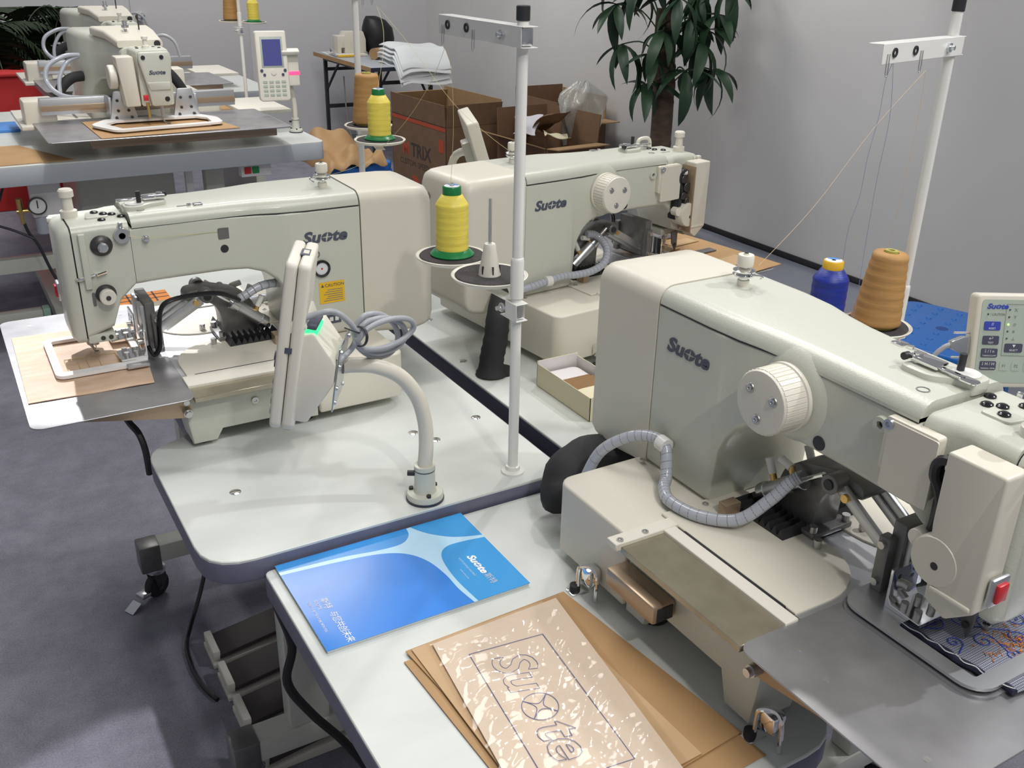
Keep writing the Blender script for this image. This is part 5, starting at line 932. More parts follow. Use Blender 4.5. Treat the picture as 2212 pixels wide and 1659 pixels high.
def dnf(i, j):
    x = 0.832 + 0.196 * i + 0.016 * j * (1 - i); y = 0.552 - 0.150 * j - 0.01 * math.sin(3 * i)
    return (x, y, 0.885 + 0.0062 + 0.0008 * math.sin(12 * i + 7 * j))
MB().grid(dnf, 20, 16, 0.0009).build('cloth', 'denim', dn, 70)
ed = MB(); ed.tube([Vector(dnf(0, j / 14)) + Vector((0.001 + 0.0015 * math.sin(j * 2.1), 0, 0.0016)) for j in range(15)], 0.0040, 8, 3, radii=None); ed.build('rolled_edge', 'denim_dark', dn)
fr = MB(); fr.tube([Vector(dnf(0.0, j / 14)) + Vector((-0.0008 + 0.002 * math.sin(j * 3.3), 0.001, 0.0052)) for j in range(15)], 0.0007, 5, 3); fr.build('frayed_thread', 'print_pale', dn)
sw_ = MB(); rnd = random.Random(5)
def onc(x, y): return Vector((x, y, 0.885 + 0.0082))
for cx0, cy0, r0, sgn in ((0.872, 0.520, 0.013, 1), (0.905, 0.508, 0.014, -1), (0.862, 0.485, 0.010, 1), (0.893, 0.470, 0.014, 1), (0.925, 0.490, 0.013, -1), (0.950, 0.515, 0.014, 1), (0.958, 0.478, 0.012, -1), (0.985, 0.500, 0.013, 1), (0.930, 0.455, 0.013, 1), (0.970, 0.445, 0.012, -1), (0.995, 0.465, 0.012, 1), (0.900, 0.440, 0.010, -1)):
    a0 = rnd.uniform(0, 6); pts = []
    for i in range(22):
        a = a0 + sgn * i * 0.42; r = r0 * (1 - i / 24); pts.append(onc(cx0 + r * math.cos(a), cy0 + r * math.sin(a)))
    pts.insert(0, onc(cx0 + r0 * 1.9 * math.cos(a0 - sgn * 0.7), cy0 + r0 * 1.9 * math.sin(a0 - sgn * 0.7))); sw_.tube(pts, 0.0007, 4)
mat('emb_blue', (0.03, 0.06, 0.42), 0.6); mat('emb_orange', (0.60, 0.22, 0.06), 0.6)
tag(sw_.build('blue_embroidery', 'emb_blue', dn), kind='stuff')
og = MB()
for i in range(150):
    x, y = rnd.gauss(0.925, 0.022), rnd.gauss(0.447, 0.014)
    if x < 0.862 or y < 0.415 or y > 0.5: continue
    a = rnd.uniform(0, 6); l = rnd.uniform(0.003, 0.009); og.tube([onc(x, y), onc(x + l * math.cos(a) * 0.5, y + l * math.sin(a) * 0.5 + 0.001), onc(x + l * math.cos(a + 0.4), y + l * math.sin(a + 0.4))], 0.0005, 3)
tag(og.build('orange_embroidery', 'emb_orange', dn), kind='stuff')
# kraft board at the far machine with stitched pockets
kb = thing('kraft_board', 'kraft board with stitched pockets on the plate of the far machine', 'board', (0, 0, 0))
zb_ = 0.874 + 0.0026
sheet('board', [(1.470, 1.955), (1.700, 1.975), (1.745, 1.640), (1.515, 1.600)], zb_ + 0.0002, 'kraft', 0.0004, 0.0014, seed=9, parent=kb)
for (x, y, w_, h2, a) in ((1.64, 1.90, 0.095, 0.045, 0.15), (1.555, 1.865, 0.085, 0.04, 0.15), (1.66, 1.715, 0.085, 0.06, 0.2)):
    M = Matrix.Translation((x, y, zb_ + 0.003)) @ Matrix.Rotation(a, 4, 'Z'); p = MB().box(-w_ / 2, w_ / 2, -h2 / 2, h2 / 2, 0, 0.0016, 0.0003, 1, M=M).build('pocket', 'kraft_light', kb)
    s = MB(); s.tube([M @ Vector(q) for q in ((-w_ / 2 + 0.004, h2 / 2 - 0.004, 0.002), (w_ / 2 - 0.004, h2 / 2 - 0.004, 0.002), (w_ / 2 - 0.004, -h2 / 2 + 0.004, 0.002), (-w_ / 2 + 0.004, -h2 / 2 + 0.004, 0.002))], 0.0007, 4); s.build('stitching', 'fine_yellow', p)
# folded sheet lying under the front of the denim machine's plate side is part of the board stack above
# ================================================================ the wide-plate machines behind
def wide_machine(label, ox, oy, zb, full=True):
    t = thing('sewing_machine', label, 'sewing machine', (ox, oy, zb), 0, 'wide-plate pattern sewing machines')
    def secy(y, x0, x1, z0, z1, rt=0.03, rb=0.008): return [(a, y, c) for a, c in rrect(x0, x1, z0, z1, (rt, rt, rb, rb), 5)]
    # local origin: needle on the plate; the head faces -y
    MB().box(-0.20, 0.36, 0.42, 0.98, -0.075, 0.02, 0.02, 3).build('base_cover', 'cream', t)
    MB().loft([secy(y, a, b, c, d_) for y, a, b, c, d_ in ((0.86, -0.20, 0.085, 0.0, 0.290), (0.80, -0.205, 0.09, 0.0, 0.315), (0.58, -0.205, 0.09, 0.0, 0.320), (0.50, -0.19, 0.085, 0.02, 0.32), (0.46, -0.165, 0.08, 0.10, 0.315), (0.40, -0.145, 0.075, 0.135, 0.31), (0.25, -0.115, 0.070, 0.15, 0.30), (0.10, -0.100, 0.066, 0.15, 0.285))]).build('arm', 'paint', t, 60)
    MB().loft([secy(y, a, b, c, d_, 0.012) for y, a, b, c, d_ in ((0.44, -0.155, 0.085, 0.310, 0.345), (0.30, -0.125, 0.08, 0.305, 0.338), (0.12, -0.105, 0.072, 0.285, 0.312))]).build('top_cover', 'cream', t, 60)
    MB().loft([secy(y, a, b, c, d_, 0.015) for y, a, b, c, d_ in ((0.098, -0.075, 0.066, 0.10, 0.292), (0.0, -0.070, 0.064, 0.085, 0.290), (-0.025, -0.065, 0.060, 0.075, 0.285))]).build('head', 'paint', t, 60)
    f = MB(); f.prism(smooth_poly([(-0.060, 0.282), (0.058, 0.282), (0.064, 0.255), (0.050, 0.150), (0.042, 0.075), (-0.030, 0.075), (-0.040, 0.150), (-0.064, 0.255)], 0.010, 3), 'xz', -0.050, -0.026, 0.006, 2); fc = f.build('face_cover', 'paint', t)
    MB().prism(smooth_poly([(-0.040, 0.168), (0.050, 0.168), (0.046, 0.138), (-0.030, 0.138)], 0.006, 3), 'xz', -0.0535, -0.049, 0.002).build('face_step', 'paint', fc)
    suote('wordmark', 0.0155, frame((-0.030, -0.0506, 0.198), (1, 0, 0), (0, 0, 1)), 'ink', fc)
    for x, z in ((-0.045, 0.262), (0.025, 0.262)): MB().lathe([(0, 0), (0.0085, 0), (0.008, 0.002), (0, 0.002)], (x, -0.050, z), (0, -1, 0), 16).build('rubber_plug', 'black', fc)
    MB().lathe([(0, 0), (0.010, 0), (0.009, 0.002), (0, 0.002)], (0.030, -0.050, 0.102), (0, -1, 0), 16).build('rubber_plug', 'black', fc)
    MB().prism(smooth_poly([(-0.145, 0.265), (-0.078, 0.265), (-0.070, 0.075), (-0.125, 0.075)], 0.006, 3), 'xz', -0.03, 0.05, 0.006, 2).build('motor_housing', 'cream', t)
    MB().cyl((-0.170, 0.035, 0.185), (-0.140, 0.035, 0.185), 0.046, seg=24, b=0.004).build('hand_wheel', 'ivory', t)
    MB().box(-0.062, -0.044, -0.062, -0.048, 0.10, 0.122, 0.002).build('switch_button', 'red', t)
    MB().lathe([(0, 0), (0.014, 0), (0.014, 0.012), (0.009, 0.014), (0.0085, 0.034), (0.0125, 0.036), (0.0125, 0.046), (0, 0.049)], (-0.015, 0.03, 0.288), (0, 0, 1), 18).build('pressure_knob', 'ivory', t)
    for x, y in ((-0.05, 0.02), (-0.045, 0.06), (0.02, 0.06), (0.035, 0.02)): MB().lathe([(0.007, 0), (0.006, 0.003), (0, 0.004)], (x, y, 0.290), (0, 0, 1), 12).build('rubber_plug', 'black_gloss', t)
    MB().lathe([(0, 0), (0.008, 0), (0.008, 0.012), (0.015, 0.018), (0.015, 0.028), (0.006, 0.03), (0.010, 0.032), (0.010, 0.046), (0, 0.046)], (-0.04, 0.27, 0.332), (0, 0, 1), 18).build('tension_post', 'chrome', t)
    MB().cyl((0.02, 0.30, 0.335), (0.02, 0.30, 0.40), 0.003, seg=8).build('thread_rod', 'dark_metal', t)
    MB().lathe([(0, 0), (0.013, 0), (0.011, 0.003), (0, 0.003)], (0.05, 0.118, 0.298), (0, -1, 0), 16).build('shaft_hole', 'black', t)
    # needle bar, foot
    MB().cyl((0.01, -0.02, 0.03), (0.01, -0.02, 0.085), 0.007, seg=12).build('needle_bar', 'steel', t); MB().tube([(0.01, -0.02, 0.035), (0.012, -0.024, 0.012), (0.03, -0.05, 0.006)], 0.003, 6, 3).build('presser_foot', 'steel', t)
    MB().cyl((-0.045, -0.04, 0.030), (-0.045, -0.03, 0.09), 0.006, seg=10).build('wiper', 'brass', t)
    # clamp carriage
    for s, x in ((-1, -0.125), (1, 0.125)):
        b = MB(); b.prism(smooth_poly([(x - 0.055, 0.012), (x + 0.055, 0.012), (x + 0.03 * 1, 0.125), (x - 0.03, 0.125)], 0.006, 3), 'xz', 0.062, 0.075, 0.002); b.box(x - 0.06, x + 0.06, 0.02, 0.075, 0.008, 0.016, 0.002); b.box(x - 0.006 + s * 0.045, x + 0.006 + s * 0.045, 0.075, 0.17, 0.016, 0.10, 0.002); o = b.build('clamp_bracket', 'alu', t)
        for dx, dz in ((-0.02, 0.09), (0.02, 0.09), (-0.02, 0.05), (0.02, 0.05), (-0.03, 0.022), (0.03, 0.022)): MB().lathe([(0, 0), (0.006, 0), (0.006, 0.004), (0, 0.004)], (x + dx, 0.062, dz), (0, -1, 0), 10).build('socket_screw', 'dark_metal', o)
    MB().box(-0.42, 0.36, 0.175, 0.22, 0.030, 0.095, 0.003).build('beam', 'alu', t); MB().box(-0.42, 0.36, 0.171, 0.176, 0.045, 0.068, 0.001).build('beam_label', 'brown_sheet', t)
    MB().box(-0.48, -0.36, 0.20, 0.34, -0.03, 0.085, 0.010, 2).build('beam_end', 'cream', t); MB().box(0.13, 0.20, 0.36, 0.46, -0.03, 0.17, 0.010, 2).build('beam_end', 'cream', t)
    MB().box(-0.17, -0.12, 0.150, 0.185, 0.02, 0.10, 0.002).build('carriage_block', 'dark_metal', t)
    # plates
    MB().prism(rrect(-0.455, 0.46, -0.275, 0.235, 0.012, 3), 'xy', -0.004, 0.0, 0.001, 1).build('work_plate', 'plate_steel', t)
    MB().box(-0.30, 0.42, -0.205, -0.165, -0.045, -0.005, 0.003).build('front_beam', 'brown_sheet', t)
    b = MB(); b.box(-0.50, -0.22, 0.16, 0.62, -0.022, -0.006, 0.003); b.box(0.40, 0.62, 0.20, 0.62, -0.022, -0.006, 0.003); b.each('side_table', 'ivory', t)
    b = MB(); b.box(-0.36, -0.35, 0.30, 0.60, -0.006, -0.0045); b.box(-0.28, -0.27, 0.30, 0.60, -0.006, -0.0045); b.each('table_slot', 'ink_grey', t)
    if full:
        # white clamp frame
        o = smooth_poly([(-0.275, -0.04), (-0.205, -0.205), (0.215, -0.165), (0.225, -0.03), (0.17, 0.075), (-0.20, 0.075)], [0.04, 0.03, 0.03, 0.04, 0.03, 0.03], 4); i = smooth_poly([(-0.215, -0.04), (-0.175, -0.170), (0.175, -0.135), (0.180, -0.035), (0.145, 0.015), (-0.165, 0.015)], [0.006] * 6, 4)
        mb = MB(); n = len(o); rings = [[mb.bm.verts.new((*p, z)) for p in poly] for poly, z in ((o, 0.010), (o, 0.018), (i, 0.018), (i, 0.010))]
        for a in range(4):
            for q in range(n): mb.bm.faces.new((rings[a][q], rings[a][(q + 1) % n], rings[(a + 1) % 4][(q + 1) % n], rings[(a + 1) % 4][q]))
        bmesh.ops.recalc_face_normals(mb.bm, faces=mb.bm.faces); mb.build('clamp_frame', 'white_clamp', t)
    # hoses
    MB().tube([(-0.205, 0.50, 0.225), (-0.27, 0.46, 0.225), (-0.34, 0.44, 0.19), (-0.355, 0.42, 0.13), (-0.32, 0.36, 0.085), (-0.25, 0.30, 0.075), (-0.12, 0.22, 0.085)], 0.010, 10, 6).build('spiral_hose', 'hose', t)
    MB().tube([(-0.205, 0.50, 0.222), (-0.26, 0.47, 0.20), (-0.30, 0.45, 0.14), (-0.31, 0.43, 0.08)], 0.009, 10, 6).build('spiral_hose', 'hose', t)
    MB().tube([(-0.20, 0.53, 0.135), (-0.25, 0.50, 0.13), (-0.30, 0.48, 0.09), (-0.32, 0.47, 0.02)], 0.022, 12, 6).build('cable_sleeve', 'sock_black', t); MB().tube([(0.07, 0.30, 0.20), (0.12, 0.28, 0.16), (0.16, 0.27, 0.10), (0.19, 0.27, 0.03)], 0.02, 12, 6).build('cable_sleeve', 'sock_black', t)
    MB().tube([(0.06, 0.30, 0.30), (0.11, 0.28, 0.315), (0.15, 0.26, 0.29), (0.165, 0.25, 0.23)], 0.007, 8, 6).build('spiral_hose', 'grey_cable', t)
    return t
zD = 0.885
wide_machine('wide-plate sewing machine with the name on its head front and a white clamp frame', 0.825, 4.22, zD)
tE = thing('sewing_table', 'sewing table at the back under the machine beside the palm', 'table', (0, 0, 0), 0, 'grey laminate sewing tables')
tabletop(tE, smooth_poly([(0.60, 5.62), (1.75, 5.62), (1.75, 6.60), (0.60, 6.60)], 0.03), ZD, 0.05, edge='edge_grey')
for x in (0.68, 1.65): MB().box(x - 0.03, x + 0.03, 5.7, 6.5, 0.0, ZD - 0.05, 0.004).build('leg', 'paint', tE)
wide_machine('wide-plate sewing machine mostly hidden behind the one with the name on its head', 0.98, 5.60, zD, False)
kd = sheet('kraft_board', [(0.545, 4.36), (1.02, 4.37), (1.085, 3.985), (0.555, 3.955)], zD + 0.0008, 'kraft', 0.0004, 0.0015, seed=11); tag(kd, 'kraft board under the white clamp frame of the wide-plate machine', 'board')
tag(sheet('kraft_board', [(-0.2, 4.42), (0.30, 4.42), (0.46, 4.035), (-0.2, 4.015)], ZD + 0.0008, 'kraft', 0.0, 0.002, seed=12), 'large kraft board lying flat on the front corner of the grey-edged table', 'board')
tag(sheet('kraft_board', [(1.10, 5.05), (1.42, 5.05), (1.40, 4.75), (1.08, 4.80)], ZD + 0.0235, 'kraft', 0.0, 0.002, seed=13), 'kraft board lying behind the beam of the wide-plate machine', 'board')
tag(MB().box(0.18, 0.345, 4.75, 4.97, ZD + 0.0005, ZD + 0.012, 0.001).build('brochure', 'label_blue', None), 'light blue booklet beside the large kraft board', 'booklet')
# ================================================================ folding table by the wall and what lies on it
ft = thing('folding_table', 'grey folding table with dark metal legs in front of the back wall', 'table', (0, 0, 0))
fx0, fx1, fy0, fy1, fz = 2.87, 3.47, 6.90, 8.10, 0.74
MB().box(fx0, fx1, fy0, fy1, fz - 0.028, fz, 0.003).build('tabletop', 'edge_grey', ft); MB().box(fx0 - 0.004, fx0, fy0 - 0.004, fy1, fz - 0.03, fz + 0.001).build('edge_strip', 'kraft', ft); MB().box(fx0, fx1, fy0 - 0.004, fy0, fz - 0.03, fz - 0.002).build('edge_strip', 'dark_edge', ft)
for x in (fx0 + 0.06, fx1 - 0.06):
    for y in (fy0 + 0.12, fy1 - 0.10): MB().box(x - 0.014, x + 0.014, y - 0.014, y + 0.014, 0, fz - 0.028, 0.002).build('leg', 'black', ft)
for y in (fy0 + 0.12, fy1 - 0.10): MB().box(fx0 + 0.06, fx1 - 0.06, y - 0.012, y + 0.012, 0.30, 0.33).box(fx0 + 0.06, fx1 - 0.06, y - 0.012, y + 0.012, 0.60, 0.625).each('cross_bar', 'black', ft)
for x in (fx0 + 0.06, fx1 - 0.06): MB().tube([(x, fy0 + 0.13, 0.45), (x, fy0 + 0.42, fz - 0.04)], 0.011, 6).tube([(x, fy1 - 0.11, 0.45), (x, fy1 - 0.42, fz - 0.04)], 0.011, 6).each('brace', 'black', ft)
MB().box(fx0 + 0.04, fx0 + 0.06, fy0 + 0.1, fy1 - 0.1, fz - 0.055, fz - 0.029).build('rail', 'black', ft)
# pale device with a small foot
dv = thing('small_device', 'small cream device on a flat base on the folding table', 'device', (3.06, 7.78, fz + 0.001), 0.0)
MB().box(-0.15, 0.10, -0.14, 0.14, 0.0, 0.018, 0.004).build('base', 'ivory', dv); MB().prism(smooth_poly([(-0.12, 0.018), (-0.12, 0.15), (-0.06, 0.15), (-0.05, 0.18), (0.10, 0.18), (0.12, 0.12), (0.12, 0.018), (-0.06, 0.018), (-0.06, 0.06), (-0.09, 0.06), (-0.09, 0.018)], 0.006, 3), 'xz', -0.06, 0.06, 0.006, 2).build('body', 'cream', dv); MB().box(-0.16, 0.03, -0.165, -0.14, 0.001, 0.016, 0.002).build('yellow_strip', 'spool_yellow', dv)
bb = MB()
bb.loft([[(3.325 + rx * math.cos(a) * 0.9 + dx, 7.80 + ry * math.sin(a) , fz + z) for a in [2 * PI * i / 20 for i in range(20)]] for z, rx, ry, dx in ((0.0, 0.09, 0.08, 0.0), (0.03, 0.135, 0.11, 0.0), (0.12, 0.15, 0.12, -0.005), (0.20, 0.14, 0.11, -0.01), (0.26, 0.10, 0.08, -0.03), (0.29, 0.05, 0.04, -0.06))])
bag = tag(bb.build('black_bag', 'bag_black', None, 80), 'black rucksack slumped on the folding table', 'bag'); 
tag(MB().cyl((3.10, 7.38, fz + 0.043), (3.40, 7.60, fz + 0.043), 0.042, seg=20).build('paper_roll', 'cardboard_light', None), 'brown paper roll in front of the black rucksack', 'paper roll')
wp_ = thing('paper_stack', 'stack of white papers drooping over the folding table corner', 'paper stack', (0, 0, 0))
for i in range(8):
    def pf(a, b, i=i):
        x = 3.06 + 0.40 * a + 0.010 * math.sin(i * 2.1); y = 7.20 - 0.42 * b - 0.015 * math.sin(i * 1.3); over = max(0, (fy0 - y)) ; side = max(0, 3.12 - x)
        return (x, y, fz + 0.020 + 0.016 * i + 0.012 * math.sin(5 * a + i) - over * 1.15 + 0.006 * math.sin(9 * b) - side * 0.3)
    MB().grid(pf, 12, 12, 0.006).build('paper', 'paper', wp_, 60)
tag(sheet('loose_paper', [(2.90, 8.02), (3.10, 8.05), (3.04, 7.86), (2.89, 7.84)], fz + 0.001, 'paper', 0.001, 0.002, seed=2), 'loose white paper beside the small cream device', 'paper')
tag(MB().tube([(2.885, 7.62, fz + 0.008), (2.885, 7.70, fz + 0.05), (2.895, 7.76, fz + 0.055), (2.905, 7.79, fz + 0.03)], 0.007, 8, 5).build('grey_cable', 'grey_cable', None), 'grey cable plugged into the small cream device', 'cable')
tag(MB().tube([(2.93, 7.60, 0.60), (2.92, 7.55, 0.35), (2.94, 7.50, 0.12), (3.0, 7.40, 0.01)], 0.006, 8, 5).build('grey_cable', 'ink_grey', None), 'thin dark cable hanging down beside the folding table leg', 'cable')
# ================================================================ cardboard boxes
def carton(label, c, rz, L, W, H, flaps, m='cardboard'):
    t = thing('cardboard_box', label, 'box', (c[0], c[1], 0), rz)
    th = 0.006; x0, x1, y0, y1 = -W / 2, W / 2, -L / 2, L / 2
    MB().box(x0, x1, y0, y1, 0.0, th).build('bottom', m, t)
    for nm, b in (('side_wall', (x0, x0 + th, y0, y1, 0, H)), ('side_wall', (x1 - th, x1, y0, y1, 0, H)), ('end_wall', (x0, x1, y0, y0 + th, 0, H)), ('end_wall', (x0, x1, y1 - th, y1, 0, H))): MB().box(*b).build(nm, m, t)
    fl = W * 0.42
    for side, ang, ln, mm in flaps:
        a = math.radians(ang)
        if side == '-x': M = Matrix.Translation((x0, 0, H)) @ Matrix.Rotation(a, 4, 'Y'); bx = (-0.003, 0.003, y0 + 0.005, y1 - 0.005, 0, ln)
        elif side == '+x': M = Matrix.Translation((x1, 0, H)) @ Matrix.Rotation(-a, 4, 'Y'); bx = (-0.003, 0.003, y0 + 0.005, y1 - 0.005, 0, ln)
        elif side == '-y': M = Matrix.Translation((0, y0, H)) @ Matrix.Rotation(-a, 4, 'X'); bx = (x0 + 0.005, x1 - 0.005, -0.003, 0.003, 0, ln)
        else: M = Matrix.Translation((0, y1, H)) @ Matrix.Rotation(a, 4, 'X'); bx = (x0 + 0.005, x1 - 0.005, -0.003, 0.003, 0, ln)
        MB().box(*bx, M=M).build('flap', mm, t)
    return t
# printed box: long side faces the machines (-x)
b1 = carton('open cardboard box with red stripes and dark lettering, beside the blue stool', (3.03, 6.02), 0.06, 0.74, 0.42, 0.51, (('-x', -3, 0.135, 'cardboard'), ('+x', 0, 0.15, 'cardboard_light'), ('-y', -8, 0.14, 'cardboard'), ('+y', 20, 0.14, 'cardboard_light')))
F = lambda y, z: frame((-0.2104, y, z), (0, -1, 0), (0, 0, 1))
MB().box(-0.2112, -0.2098, -0.365, 0.365, 0.478, 0.502).build('red_stripe', 'card_red', b1)
text('lettering', 'M', 0.12, F(0.22, 0.255), 'card_red', b1, bold=0.003); text('lettering', 'TRIX', 0.125, F(0.10, 0.255), 'card_ink', b1, bold=0.003); text('lettering', 'CUSTOM  SPEED', 0.055, F(0.26, 0.185), 'card_ink', b1)
for pts in ([(0.10, 0.12), (0.02, 0.12), (-0.02, 0.06), (0.06, -0.02 + 0.03), (0.10, 0.01), (0.05, 0.06)], [(-0.28, 0.42), (-0.34, 0.42), (-0.34, 0.34), (-0.28, 0.34)]):
    MB().prism([(y, z) for y, z in pts], 'yz', -0.2112, -0.2098).build('red_mark', 'card_red', b1)
MB().box(-0.2112, -0.2098, -0.30, -0.20, 0.015, 0.035).build('small_print', 'card_ink', b1)
b2 = carton('torn open cardboard box with a folded-out pale flap and scraps inside', (3.34, 5.22), 0.08, 0.52, 0.40, 0.47, (('-x', -72, 0.16, 'cardboard_light'), ('+x', -6, 0.17, 'cardboard'), ('-y', -85, 0.12, 'cardboard_light'), ('+y', -4, 0.17, 'cardboard')))
text('lettering', 'ASSEMBLY', 0.055, frame((-0.10, -0.2604, 0.36), (1, 0, 0), (0, 0, 1)), 'card_ink', b2)
MB().prism([(-0.25, 0.12), (-0.08, 0.12), (-0.06, 0.20), (-0.25, 0.22)], 'yz', -0.2012, -0.1998).build('blue_mark', 'label_blue', b2)
b3 = carton('closed-sided cardboard box by the white wall with bubble wrap hanging over it', (3.745, 5.70), 0.02, 0.52, 0.40, 0.52, (('-x', 4, 0.13, 'cardboard'), ('+x', 2, 0.15, 'cardboard_light'), ('-y', -88, 0.16, 'cardboard_light'), ('+y', -2, 0.17, 'cardboard')))
text('lettering', 'INVENT', 0.07, frame((-0.14, -0.2604, 0.34), (1, 0, 0), (0, 0, 1)), 'card_ink', b3)
def scrap(label, c, s, m, seed):
    r = random.Random(seed); ph = [r.uniform(0, 6) for _ in range(4)]; rx, rz = r.uniform(-0.9, 0.9), r.uniform(0, 3); M = Matrix.Translation(c) @ Matrix.Rotation(rz, 4, 'Z') @ Matrix.Rotation(rx, 4, 'X')
    def f(i, j): return M @ Vector(((i - 0.5) * s * (1 + 0.2 * math.sin(5 * j + ph[0])), (j - 0.5) * s * 1.2, 0.12 * s * math.sin(6 * i + ph[1]) * math.sin(5 * j + ph[2])))
    tag(MB().grid(f, 10, 10, 0.003).build('paper_scrap', m, None, 60), label, 'scrap')
scrap('crumpled lilac-white paper scrap sticking out of the torn box', (3.24, 5.30, 0.555), 0.15, 'paper_lilac', 21); scrap('torn brown card scrap standing up in the torn box', (3.38, 5.28, 0.56), 0.22, 'cardboard', 22); scrap('cream card scrap lying in the torn box', (3.36, 5.14, 0.505), 0.13, 'card_cream', 23)
# crumpled bubble wrap
bw = MB(); rr = random.Random(4)
def bwf(i, j):
    a = i * 2 * PI; z = 0.78 - 0.24 * j - 0.30 * max(0, j - 0.5); r = (0.05 + 0.13 * math.sin(min(1, j * 1.5) * PI * 0.62)) * (1 + 0.22 * math.sin(3 * a + 4 * j) + 0.14 * math.sin(7 * a - 9 * j)) * (1 if j < 0.62 else 1 - (j - 0.62) * 1.1)
    return (3.655 + r * math.cos(a) * 0.85 - 0.03 * j, 5.30 + r * math.sin(a) * 0.5, z - 0.02 * math.sin(5 * a))
bw.grid(bwf, 40, 26); tag(bw.build('bubble_wrap', 'bubble', None, 70), 'crumpled bubble wrap draped over the box by the white wall', 'bubble wrap')
# ================================================================ stools
def stool(label, loc, rz, sx=0.40, sy=0.34, h=0.45):
    t = thing('plastic_stool', label, 'stool', loc, rz, 'blue plastic stools')
    MB().prism(rrect(-sx / 2, sx / 2, -sy / 2, sy / 2, 0.07, 6), 'xy', h - 0.05, h, 0.012, 3).build('seat', 'stool_blue', t)
    MB().lathe([(0, 0.0), (0.02, 0.0), (0, 0.0005)], (0.0, 0.0, h + 0.0002), (0, 0, 1), 20).build('finger_hole', 'stool_hole', t)
    for a in range(-3, 4):
        for b in range(-2, 3):
            if abs(a) + abs(b) > 0 and abs(a * sx / 7.6) < sx / 2 - 0.03: MB().lathe([(0.011, -0.001), (0.009, 0.0022), (0, 0.0026)], (a * sx / 7.6 + 0.012 * (b % 2), b * sy / 6, h), (0, 0, 1), 8).build('stud', 'stool_blue', t)
    for x in (-1, 1):
        for y in (-1, 1):
            M = Matrix.Translation((x * (sx / 2 - 0.055), y * (sy / 2 - 0.055), 0)); l = MB(); l.loft([[(x * (sx / 2 - 0.05 + 0.03 * (1 - z / h)) + dx, y * (sy / 2 - 0.05 + 0.03 * (1 - z / h)) + dy, z) for dx, dy in ((-0.03, -0.03), (0.03, -0.03), (0.03, 0.03), (-0.03, 0.03))] for z in (0, h - 0.045)]); l.build('leg', 'stool_blue', t)
    for y in (-1, 1): MB().box(-sx / 2 + 0.04, sx / 2 - 0.04, y * (sy / 2 - 0.02) - 0.008, y * (sy / 2 - 0.02) + 0.008, h - 0.13, h - 0.045).build('apron', 'stool_blue', t)
    for x in (-1, 1): MB().box(x * (sx / 2 - 0.02) - 0.008, x * (sx / 2 - 0.02) + 0.008, -sy / 2 + 0.04, sy / 2 - 0.04, h - 0.13, h - 0.045).build('apron', 'stool_blue', t)
    return t
stool('blue plastic stool with a studded seat beside the green-fronted control panel', (2.72, 1.83, 0), 0.35, 0.46, 0.40, 0.47)
stool('blue plastic stool under crumpled kraft paper beside the printed box', (2.10, 5.36, 0), 0.2, 0.36, 0.34, 0.42)
def kp(i, j):
    x = 1.86 + 0.36 * i; y = 5.60 - 0.46 * j; dx = max(0, 1.905 - x); dy = max(0, 5.165 - y)
    return (x, y, 0.435 + 0.10 * math.sin(PI * min(1, 1.1 * i)) * max(0, 1 - 1.2 * j) + 0.05 * (math.sin(6 * i + 2 * j) * math.sin(5 * j + 1)) ** 2 + 0.03 * math.sin(9 * i * j + 1) ** 2 - dx * 1.4 - dy * 1.0)
tag(MB().grid(kp, 18, 18, 0.003).build('kraft_paper', 'kraft', None, 50), 'crumpled kraft paper lying over the blue stool beside the boxes', 'kraft paper')
# ================================================================ plants
def leaf_mesh(L, W, bend):
    mb = MB()
    def f(i, j):
        s = i; w_ = W * math.sin(PI * min(1, s * 0.97 + 0.03)) ** 0.75 * (1 - 0.25 * s); y = (j - 0.5) * 2 * w_
        return (L * s * math.cos(bend * s), y, -L * s * math.sin(bend * s) * 0.9 + abs(j - 0.5) * w_ * 0.5)
    mb.grid(f, 7, 4); return mb
lm = [leaf_mesh(0.24, 0.034, 0.6).build('leaf', 'leaf', None, 80).data, leaf_mesh(0.27, 0.036, 0.9).build('leaf', 'leaf', None, 80).data, leaf_mesh(0.19, 0.034, 0.3).build('leaf', 'leaf', None, 80).data]
for o in [o for o in COL.objects if o.name.startswith('leaf') and o.parent is None]: bpy.data.objects.remove(o)
pl = thing('potted_tree', 'potted money tree with a thick brown trunk and dark green leaves against the white wall', 'potted tree', (3.56, 4.37, 0))
MB().lathe([(0, 0), (0.13, 0), (0.145, 0.02), (0.17, 0.28), (0.18, 0.30), (0.165, 0.30), (0.155, 0.27), (0, 0.27)], (0, 0, 0), (0, 0, 1), 32).build('pot', 'pot', pl)
MB().lathe([(0, 0.275), (0.155, 0.275), (0, 0.28)], (0, 0, 0), (0, 0, 1), 24).build('soil', 'soil', pl)
tr = MB(); pts = [(0, 0, 0.27), (0.005, 0, 0.5), (-0.003, 0.002, 0.7), (0.004, 0, 0.85), (0.0, 0.004, 1.00)]
tr.tube(pts, 0.05, 16, 6, radii=[0.058 + 0.004 * math.sin(i * 1.7) - 0.0004 * i for i in range(25)]); tr.build('trunk', 'trunk', pl)
tr2 = MB(); tr2.tube([(0.03, 0.05, 0.27), (0.045, 0.06, 0.7), (0.03, 0.07, 1.1), (0.03, 0.07, 1.28)], 0.06, 14, 6); tr2.build('trunk', 'trunk', pl)
rnd = random.Random(12)
